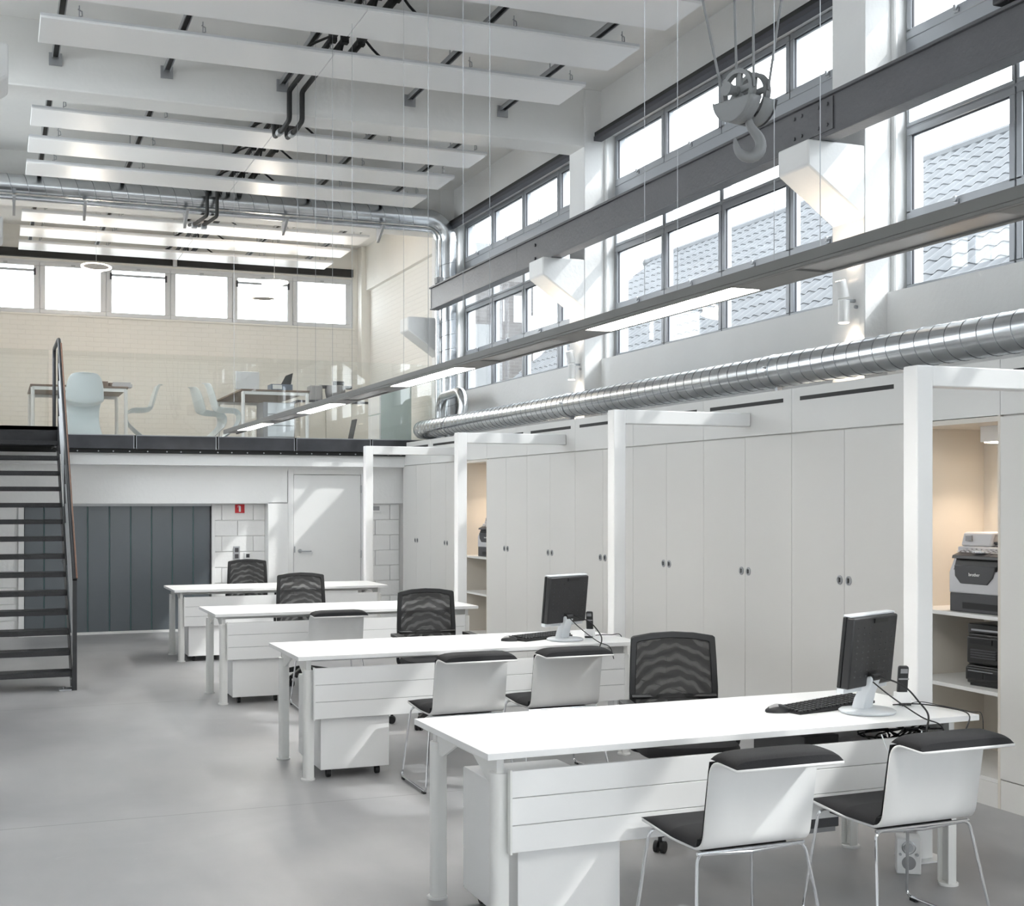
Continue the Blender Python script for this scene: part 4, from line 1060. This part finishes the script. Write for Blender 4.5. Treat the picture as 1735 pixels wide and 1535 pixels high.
cable([(3.72, 4.74, .745), (3.86, 4.80, .747), (3.88, 4.66, .747), (3.89, 4.50, .745), (3.905, 4.45, .738), (3.91, 4.45, .60)], 'thin black cable hanging off the right desk corner', .002)
cable([(3.55, 4.40, .70), (3.50, 4.36, .60), (3.42, 4.345, .585), (3.36, 4.36, .63), (3.35, 4.40, .70)], 'translucent white cable loop hanging before the front desk slats', .0028, 'clear')
t = thing('computer_tower', 'dark computer tower hung under the right end of the front desk', 'computer', (3.25, 4.9, .25))
MB().box(3.16, 4.66, .27, 3.33, 5.06, .66).build('case', 'prnd', t, world=True, bevel=.004)
MB().box(3.15, 4.70, .24, 3.34, 5.02, .27).box(3.15, 4.8, .66, 3.34, 4.9, .714).build('holder', 'grey', t, world=True)
t = thing('cable_bundle', 'tangle of black cables and plugs under the front desktop', 'cables', (3.6, 4.62, .62))
for k in range(9):
    P_ = [Vector((3.42+random.uniform(0, .38), 4.55+random.uniform(0, .16), .61+random.uniform(0, .08))) for _ in range(6)]
    MB().tube(P_, .004, n=6, fillet=.04).build('cable', 'black', t, world=True)
MB().box(3.44, 4.55, .60, 3.76, 4.72, .615).build('tray', 'black', t, world=True)
# radio on the floor
t = thing('table_radio', 'small white radio with round dial and speaker on the floor under the front desk', 'radio', (3.77, 4.72, 0))
t.rotation_euler = (0, 0, math.radians(-34)); t.location = (3.755, 4.74, 0)
MB().box(-.053, 0, .0, .053, .10, .158).build('case', 'white', t, bevel=.005)
MB().cyl((0, 0, .050), (0, -.003, .050), .030, n=28).build('speaker_grille', 'grey', t)
MB().lathe([(.030, 0), (.030, -.002), (.027, -.003)], 0, 0, .118, n=28, axis='Y').cyl((0, 0, .118), (0, -.010, .118), .019, n=24).build('tuning_dial', 'zinc', t)
for sx in (-.036, .036): MB().cyl((sx, 0, .088), (sx, -.008, .088), .006, n=14).build('knob', 'zinc', t)

# ================================================================ SHELF EQUIPMENT
def make_printer(label, s=1.0):
    """local: front faces -X, width along Y, origin at centre of the bottom"""
    t = thing('laser_printer', label, 'printer', (0, 0, 0))
    W = .21
    MB().box(-.19, -W, .0, .20, W, .105).build('paper_cassette', 'prnd', t, bevel=.006)
    MB().box(-.193, -W+.06, .02, -.186, W-.10, .055).build('cassette_grip', 'black', t)
    MB().prism([(-.195, .105), (-.195, .22), (-.15, .315), (.2, .315), (.2, .105)], -W, W, 'Y').build('body', 'prn', t, bevel=.008)
    MB().prism([(-.198, .235), (-.178, .298), (-.135, .298), (-.15, .235)], -W+.07, W-.04, 'Y').build('output_slot', 'black', t)
    f = MB().prism([(-W+.13, .160), (W-.09, .160), (W-.05, .20), (W-.045, .262), (-W+.07, .262), (-W+.09, .20)], -.202, -.192, 'X').build('front_flap', 'prnd', t, bevel=.006)
    text('brother', .026, 'white', t, (-.2035, .012, .212), (PI/2, 0, -PI/2), name='lettering')
    MB().box(.0, -W-.002, .02, .18, -W+.01, .30).build('side_panel', 'prnd', t)
    cp = MB().prism([(-.205, .298), (-.200, .316), (-.11, .350), (-.11, .305)], -W+.02, W-.03, 'Y').build('control_panel', 'prnd', t, bevel=.003)
    q = MB(); R = Matrix.Rotation(math.radians(-15), 3, 'Y')
    for i in range(9):
        for j in range(3): q.box(-.195+j*.024, -W+.05+i*.036, .336+j*.0062, -.182+j*.024, -W+.072+i*.036, .341+j*.0062)
    q.build('buttons', 'prn', cp)
    MB().box(-.19, -.03, .333, -.15, .04, .345).build('display', 'clear', cp)
    MB().box(-.13, -W, .325, .2, W, .365).build('scanner_bed', 'prn', t, bevel=.006)
    MB().prism([(-.115, .365), (-.09, .445), (.2, .445), (.2, .365)], -W+.19, W-.005, 'Y').build('document_feeder', 'prn', t, bevel=.012)
    MB().prism([(-.09, .385), (.19, .41), (.19, .418), (-.09, .393)], -W+.01, -W+.19, 'Y').box(-.09, -W+.01, .365, .19, -W+.18, .372).box(.02, -W+.01, .372, .19, -W+.18, .437).build('paper_support', 'prnd', t, bevel=.002)
    MB().box(-.117, W-.09, .395, -.107, W-.045, .425).build('badge', 'grey', t)
    return t
pr_ = make_printer('grey and black multifunction printer on the nearest open shelf'); pr_.location = (5.245, 5.81, 1.026); pr_.rotation_euler = (0, 0, math.radians(4))
p2 = dup(pr_, (5.28, 13.67, 1.026), math.radians(10), 'small grey printer on the far open shelf, half hidden by the niche side')
t = thing('stereo_system', 'black stacked hi-fi stereo on the shelf below the nearest printer', 'stereo', (5.22, 5.77, .621))
t.rotation_euler = (0, 0, math.radians(6))
def sb(nm, x0, z0, x1, z1, w=.14, m='stereo', b=.008): return MB().box(x0, -w, z0, x1, w, z1).build(nm, m, t, bevel=b)
sb('lower_unit', -.14, .012, .18, .115); sb('foot_strip', -.135, 0, .17, .014, .12, 'black', 0)
sb('cassette_deck', -.155, .030, .0, .105, .138); sb('amplifier', -.13, .115, .18, .29); sb('front_bulge', -.150, .125, -.12, .275, .132)
sb('cd_player', -.135, .29, .18, .345)
for k in range(4): MB().box(-.157, -.08, .155+k*.014, -.149, .10, .162+k*.014).build('button_row', 'prnd', t, bevel=.001)
MB().cyl((-.15, -.095, .245), (-.168, -.095, .245), .022, n=20).build('volume_knob', 'black', t)
MB().box(-.156, -.05, .235, -.149, .105, .262).build('display', 'black', t)
MB().box(-.139, -.10, .305, -.134, .11, .315).build('silver_trim', 'zinc', t); MB().box(-.159, -.06, .082, -.154, .115, .086).build('silver_trim', 'zinc', t)
MB().box(-.16, -.115, .045, -.153, -.01, .075).box(-.16, .01, .045, -.153, .115, .075).build('tape_door', 'black', t)

# ================================================================ STAIRCASE
t = thing('steel_staircase', 'dark steel staircase with open treads at the left edge, leading to the mezzanine', 'staircase', (.1, 12.0, 0))
SX0, SX1 = -.40, .625; rise = 2.44/15; go = .198; sy = 12.02
q = None
for k in range(14):
    z = rise*(k+1); y = sy+go*k
    if q is None:
        q = MB().box(SX0, 0, -.006, SX1, .235, 0).box(SX0, 0, -.045, SX1, .006, 0).box(SX0, .229, -.045, SX1, .235, 0)
        tm_ = mat('chequer_plate', (.045, .045, .048), .4, metal=.35, bump=.5, bscale=90)
        tr0 = q.build('tread', tm_, t, loc=Vector((0, y, z))-Vector(t.location), bevel=.003, segs=1)
    else: share(tr0, t, Vector((0, y, z))-Vector(t.location))
MB().box(SX0, sy+go*14, 2.40, SX1, 16.40, 2.44).box(SX0, sy+go*14, 2.28, SX1, sy+go*14+.01, 2.44).build('landing', 'steel', t, world=True)
sl_ = Vector((0, go, rise)); 
for x in (SX1+.002, SX0-.01):
    a = (sy-.02, 0.02); b = (sy+go*14, rise*14)
    MB().prism([(sy-.03, .0), (sy+.20, .0), (sy+go*14+.25, rise*14-.02), (16.4, rise*14-.02), (16.4, 2.44), (sy+go*14+.02, 2.44), (sy-.03, .16)], x, x+.008, 'X').build('stringer', 'steel', t, world=True)
MB().box(SX1-.10, sy-.02, 0, SX1+.01, sy+.12, .010).cyl((SX1-.06, sy+.03, .01), (SX1-.06, sy+.03, .03), .012, n=6).build('foot_plate', 'zinc', t, world=True)
for (yy, z0, z1) in ((sy-.02, 0, .953), (13.50, 1.02, 2.18), (14.85, 2.15, 3.30)):
    p_ = MB().box(SX1+.010, yy-.006, z0, SX1+.045, yy+.040, z1).build('baluster', 'steel', t, world=True)
    MB().cyl((SX1+.008, yy+.02, z0+.10), (SX1-.012, yy+.02, z0+.10), .008, n=6).cyl((SX1+.008, yy+.02, z0+.03), (SX1-.012, yy+.02, z0+.03), .008, n=6).build('bolts', 'zinc', p_, world=True)
HX = SX1+.027
MB().tube([(HX, sy-.02, .96), (HX, 14.88, 3.345), (HX, 15.0, 3.40), (HX-.02, 15.66, 3.36), (HX-.02, 15.70, 3.28), (HX-.02, 15.70, 2.44)], .020, n=10, fillet=.08).build('handrail', 'steel', t, world=True)
MB().tube([(HX+.016, sy-.02, .972), (HX+.016, 14.85, 3.335)], .009, n=8).build('handrail_edge', 'wood', t, world=True)
for k in range(1, 5):
    dz = .19*k
    MB().tube([(HX-.005, sy+.0, .96-dz), (HX-.005, 14.86, 3.32-dz)], .006, n=6).build('rail_wire', 'zinc', t, world=True)

# ================================================================ BALUSTRADE
t = thing('glass_balustrade', 'frameless glass balustrade on dark steel fascia along the mezzanine edge', 'balustrade', (2.8, 16.42, 2.27))
gx = [.665, 1.585, 2.565, 3.54, 4.53, 5.50]
for a, b in zip(gx[:-1], gx[1:]):
    MB().box(a+.004, 16.435, 2.36, b-.004, 16.447, 3.43).build('glass_pane', 'gglass', t, world=True)
    f = MB().box(a+.010, 16.405, 2.275, b-.010, 16.43, 2.438).build('fascia_panel', 'fascia', t, world=True)
    MB().box(a+.010, 16.402, 2.432, b-.010, 16.431, 2.442).box(b-.020, 16.402, 2.275, b-.010, 16.431, 2.438).box(a+.010, 16.402, 2.275, a+.018, 16.431, 2.438).build('panel_edge', 'fedge', f, world=True)
MB().box(.05, 16.435, 2.36, .60, 16.447, 3.43).build('glass_pane', 'gglass', t, world=True)
MB().box(XL, 16.45, 2.225, XP, 16.50, 2.278).build('edge_angle', 'slot', t, world=True)
MB().box(XL, 16.43, 2.27, .66, 16.5, 2.44).box(.66, 16.43, 2.29, XP, 16.5, 2.44).build('backing_channel', 'slot', t, world=True)
q = MB()
for k in range(24):
    x = .75+k*.2+random.uniform(-.03, .03); q.cyl((x, 16.45, 2.245), (x, 16.442, 2.245), .009, n=6)
q.build('anchor_bolts', 'zinc', t, world=True, kind='stuff')

# ================================================================ MEZZANINE FURNITURE
ZM = 2.44
def make_table(label, L, W_, top='tabw'):
    t = thing('meeting_table', label, 'table', (0, 0, 0))
    MB().box(-L/2, -W_/2, .715, L/2, W_/2, .74).build('tabletop', top, t, bevel=.002)
    for sx in (-1, 1):
        for s2 in (-1, 1):
            x, y = sx*(L/2-.03), s2*(W_/2-.03); MB().cyl((x, y, 0), (x, y, .70), .025, n=16).build('leg', 'dmetal', t)
    MB().box(-L/2+.02, -W_/2+.02, .67, L/2-.02, -W_/2+.05, .714).box(-L/2+.02, W_/2-.05, .67, L/2-.02, W_/2-.02, .714).build('apron', 'dmetal', t)
    return t
t1 = make_table('walnut-topped table with white legs on the left of the mezzanine', 1.24, 1.5); t1.location = (1.06, 19.05, ZM)
t2 = make_table('walnut-topped table with folders at the right of the mezzanine', .95, 2.2); t2.location = (3.62, 19.15, ZM)
def make_panton(label, loc, rz):
    t = thing('moulded_chair', label, 'chair', loc, rz, group='moulded one-piece chairs on the mezzanine')
    P_ = [(-.285, .835, .16), (-.25, .842, .28), (-.222, .80, .39), (-.19, .70, .455), (-.165, .60, .47), (-.14, .51, .48), (-.10, .455, .48), (-.02, .435, .48), (.08, .435, .47), (.16, .435, .45), (.215, .415, .43), (.235, .36, .41), (.215, .28, .40), (.16, .20, .40), (.08, .12, .42), (-.02, .06, .45), (-.12, .025, .47), (-.22, .005, .49)]
    rows = []
    for i, (y, z, w) in enumerate(P_):
        lift = .060 if 3 < i < 10 else .030
        rows.append([(u*w/2, y+(.05*abs(u)**2.5 if i < 6 else 0)-(.05*(abs(u)**2) if i > 12 else 0), z+(lift*abs(u)**2.5 if i >= 6 and i < 12 else 0)) for u in (-1, -.8, -.4, 0, .4, .8, 1)])
    MB().grid(rows).build('shell', 'pant', t, solid=.012, subsurf=1)
    return t
make_panton('pale moulded chair seen from behind, left of centre on the mezzanine', (1.08, 17.75, ZM), 0)
make_panton('pale moulded chair in side view at the right end of the left table', (1.93, 18.95, ZM), math.radians(90))
make_panton('front one of two overlapping moulded chairs left of the right table', (2.97, 18.55, ZM), math.radians(-90))
make_panton('rear one of two overlapping moulded chairs left of the right table', (2.87, 19.30, ZM), math.radians(-80))
t = tag(MB().box(-.13, -.12, 0, .13, .12, .04).box(-.12, -.11, .04, .11, .10, .065).build('paper_stack', 'prn', loc=(1.61, 18.5, ZM+.741), bevel=.002), 'stack of pale grey papers on the right end of the left mezzanine table', 'papers')
t = tag(MB().box(-.07, -.05, 0, .07, .05, .075).cyl((.11, 0, 0), (.11, 0, .06), .035, n=14).build('desk_clutter', 'tabw', loc=(1.36, 18.5, ZM+.741), bevel=.002), 'small brown box and cup beside the papers on the left table', 'box')
t = thing('binder_box', 'dark blue-grey box file with a white label on the right mezzanine table', 'box file', (3.72, 18.25, ZM+.741))
MB().box(-.15, -.13, 0, .15, .13, .085).build('box', 'folder', t, bevel=.003)
MB().box(-.13, -.132, .015, -.0, -.1295, .075).build('label', 'paper', t)
t = tag(MB().prism([(-.09, 0), (.05, 0), (.08, .17), (-.02, .13)], -.01, .01, 'Y').build('open_folder', 'black', loc=(3.82, 18.25, ZM+.828), bevel=.002), 'black open folder standing on the box file', 'folder')
t = thing('monitor', 'pale monitor seen from behind on the right mezzanine table', 'monitor', (3.38, 18.9, ZM+.741))
MB().box(-.17, -.02, .06, .17, .02, .32).build('screen_housing', 'clear', t, bevel=.006); MB().box(-.05, -.05, 0, .05, .05, .06).build('stand', 'clear', t, bevel=.006)
t = thing('drawer_cabinet', 'grey drawer cabinet standing under the right mezzanine table', 'drawer unit', (3.72, 18.42, ZM))
MB().box(-.24, -.2, .05, .20, .3, .58).build('body', 'grey', t, bevel=.003)
for z in (.1, .26, .42): MB().box(-.18, -.215, z, .19, -.2, z+.15).build('drawer', 'clear', t, bevel=.003)
MB().box(-.2, -.16, 0, .16, .26, .05).build('plinth', 'black', t)
# right part: low cupboards, coffee set, laptop, tall cabinet
t = thing('low_cupboard', 'pale low cupboard along the right mezzanine wall', 'cupboard', (4.6, 20.2, ZM))
MB().box(4.35, 19.9, ZM+.04, 5.58, 20.4, ZM+.72).build('body', 'cream', t, world=True, bevel=.003)
for i in range(3): MB().box(4.36+i*.405, 19.88, ZM+.06, 4.755+i*.405, 19.9, ZM+.71).build('door', 'cream', t, world=True, bevel=.002)
MB().box(4.32, 19.87, ZM+.72, 5.59, 20.42, ZM+.75).build('worktop', 'gasket', t, world=True)
t = thing('coffee_machine', 'dark grey round-bodied coffee machine on the mezzanine cupboard', 'appliance', (4.95, 20.05, ZM+.751))
MB().lathe([(0, .02), (.09, .0), (.14, .06), (.16, .16), (.155, .24), (.0, .26)], 0, 0, 0, n=28).build('pot', 'grey', t)
MB().box(-.26, -.05, .20, .26, .05, .25).box(-.04, -.03, .26, .14, .03, .32).build('handles', 'prnd', t, bevel=.01)
MB().box(-.42, -.1, .0, -.22, .12, .24).build('side_unit', 'grey', t, bevel=.02)
t = thing('laptop', 'open dark laptop standing on the floor edge behind the glass', 'laptop', (4.40, 17.4, ZM+.02))
MB().box(-.16, -.12, 0, .16, .12, .02).build('keyboard_base', 'black', t, bevel=.003)
MB().box(.10, -.12, .02, .115, .12, .30, rot=Matrix.Rotation(math.radians(-12), 3, 'Y').inverted(), piv=(.1, 0, .02)).build('screen_lid', 'prnd', t, bevel=.003)
t = thing('tall_cabinet', 'tall pale green cabinet in front of the vertical ducts on the mezzanine', 'cabinet', (5.2, 17.7, ZM))
MB().box(4.98, 17.55, ZM, 5.42, 18.15, ZM+.80).build('body', 'gcab', t, world=True, bevel=.003)
MB().box(4.96, 17.55, ZM+.42, 4.98, 18.14, ZM+.79).box(4.96, 17.55, ZM+.02, 4.98, 18.14, ZM+.40).build('door', 'laq', t, world=True, bevel=.002)
t = thing('potted_plant', 'small dark spiky plant on top of the tall green cabinet', 'plant', (5.33, 17.75, ZM+.801))
MB().cyl((0, 0, 0), (0, 0, .05), .04, .05, n=14).build('pot', 'grey', t)
q = MB()
for k in range(26):
    a = random.uniform(0, 2*PI); e = random.uniform(.3, 1.3); d = Vector((math.cos(a)*math.cos(e), math.sin(a)*math.cos(e), math.sin(e)))*random.uniform(.05, .10)
    s_ = Vector((-math.sin(a), math.cos(a), 0))*.008; b_ = Vector((0, 0, .05))
    q.add([b_-s_, b_+s_, b_+d+s_*.2, b_+d-s_*.2], [(0, 1, 2, 3)])
q.build('leaves', mat('dark_leaf', (.05, .07, .04), .6), t, kind='stuff')
# tubular pendant lamps
def pendant(label, top, bot, r, tilt=0):
    t = thing('tube_pendant_lamp', label, 'lamp', top)
    T_ = Vector(top); B_ = Vector(bot)-T_; rows = []
    for i in range(9):
        f = i/8; rr = r*(1-.45*math.sin(PI*f)**.8); c_ = B_*f
        rows.append([(c_.x+rr*math.cos(2*PI*k/28), c_.y+rr*math.sin(2*PI*k/28), c_.z) for k in range(29)])
    MB().grid(rows).build('fabric_sleeve', 'warm', t, solid=.002)
    for c_ in (Vector((0, 0, 0)), B_):
        MB().lathe([(r-.006, -.006), (r+.004, -.006), (r+.004, .006), (r-.006, .006), (r-.006, -.006)], c_.x, c_.y, c_.z, n=28).build('ring', 'warm', t)
    dz_ = B_+Vector((0, 0, -.001)) if not tilt else Vector((0, 0, .003))
    MB().lathe([(0, 0), (r*.86, 0)], dz_.x, dz_.y, dz_.z, n=28).build('inner_disc', 'grey', t)
    MB().cyl((0, 0, .0), (0, 0, ZC-T_.z), .0025, n=6).build('cord', 'zinc', t)
    if tilt:
        for ch in t.children:
            if not ch.name.startswith('cord'): ch.rotation_euler = (tilt, 0, 0)
    l = bpy.data.lights.new('pendant_bulb', 'POINT'); l.energy = 24; l.color = (1, .88, .74); l.shadow_soft_size = .12
    o = bpy.data.objects.new('pendant_bulb', l); C.objects.link(o); o.location = T_+B_*.5+Vector((0, 0, 0))
pendant('leaning white tube pendant lamp before the left back windows', (1.28, 18.5, 4.80), (1.12, 18.5, 4.62), .195, math.radians(24))
pendant('leaning white tube pendant lamp before the right back windows', (3.69, 18.5, 4.74), (3.53, 18.5, 4.50), .19)

# ================================================================ SMALL THINGS ON THE BACK WALL
t = thing('fire_extinguisher_sign', 'small red square sign with a white fire extinguisher on the white block wall', 'sign', (2.90, YR, 1.53))
MB().box(2.865, YR-.008, 1.49, 2.985, YR-.003, 1.61-.01).build('plate', 'red', t, world=True)
MB().box(2.912, YR-.0095, 1.505, 2.938, YR-.008, 1.572).prism([(2.912, 1.572), (2.938, 1.572), (2.932, 1.584), (2.918, 1.584)], YR-.0095, YR-.008, 'Y').box(2.898, YR-.0095, 1.578, 2.920, YR-.008, 1.586).box(2.898, YR-.0095, 1.56, 2.903, YR-.008, 1.586).build('extinguisher_symbol', 'white', t, world=True)
t = thing('switch_panel', 'upright double light switch below the red sign', 'switch', (2.885, YR, .98))
MB().box(2.845, YR-.012, .895, 2.925, YR-.003, 1.065).build('plate', 'zinc', t, world=True, bevel=.002)
for z in (.91, .99): MB().box(2.862, YR-.016, z, 2.908, YR-.011, z+.055).build('rocker', 'prnd', t, world=True)
t = thing('switch_panel', 'single square light switch right of the double switch', 'switch', (3.02, YR, .93))
MB().box(2.985, YR-.012, .90, 3.065, YR-.003, .985).build('plate', 'white', t, world=True, bevel=.002)
MB().box(3.005, YR-.016, .918, 3.048, YR-.011, .965).build('rocker', 'prnd', t, world=True)
t = thing('emergency_light', 'small white box with grey window under the white header right of the door', 'light', (4.62, YF, 1.55))
MB().box(4.53, YF-.01, 1.50, 4.74, YF+.018, 1.585).build('box', 'white', t, world=True, bevel=.003)
MB().box(4.54, YF-.014, 1.52, 4.715, YF-.009, 1.575).build('window', 'grey', t, world=True)
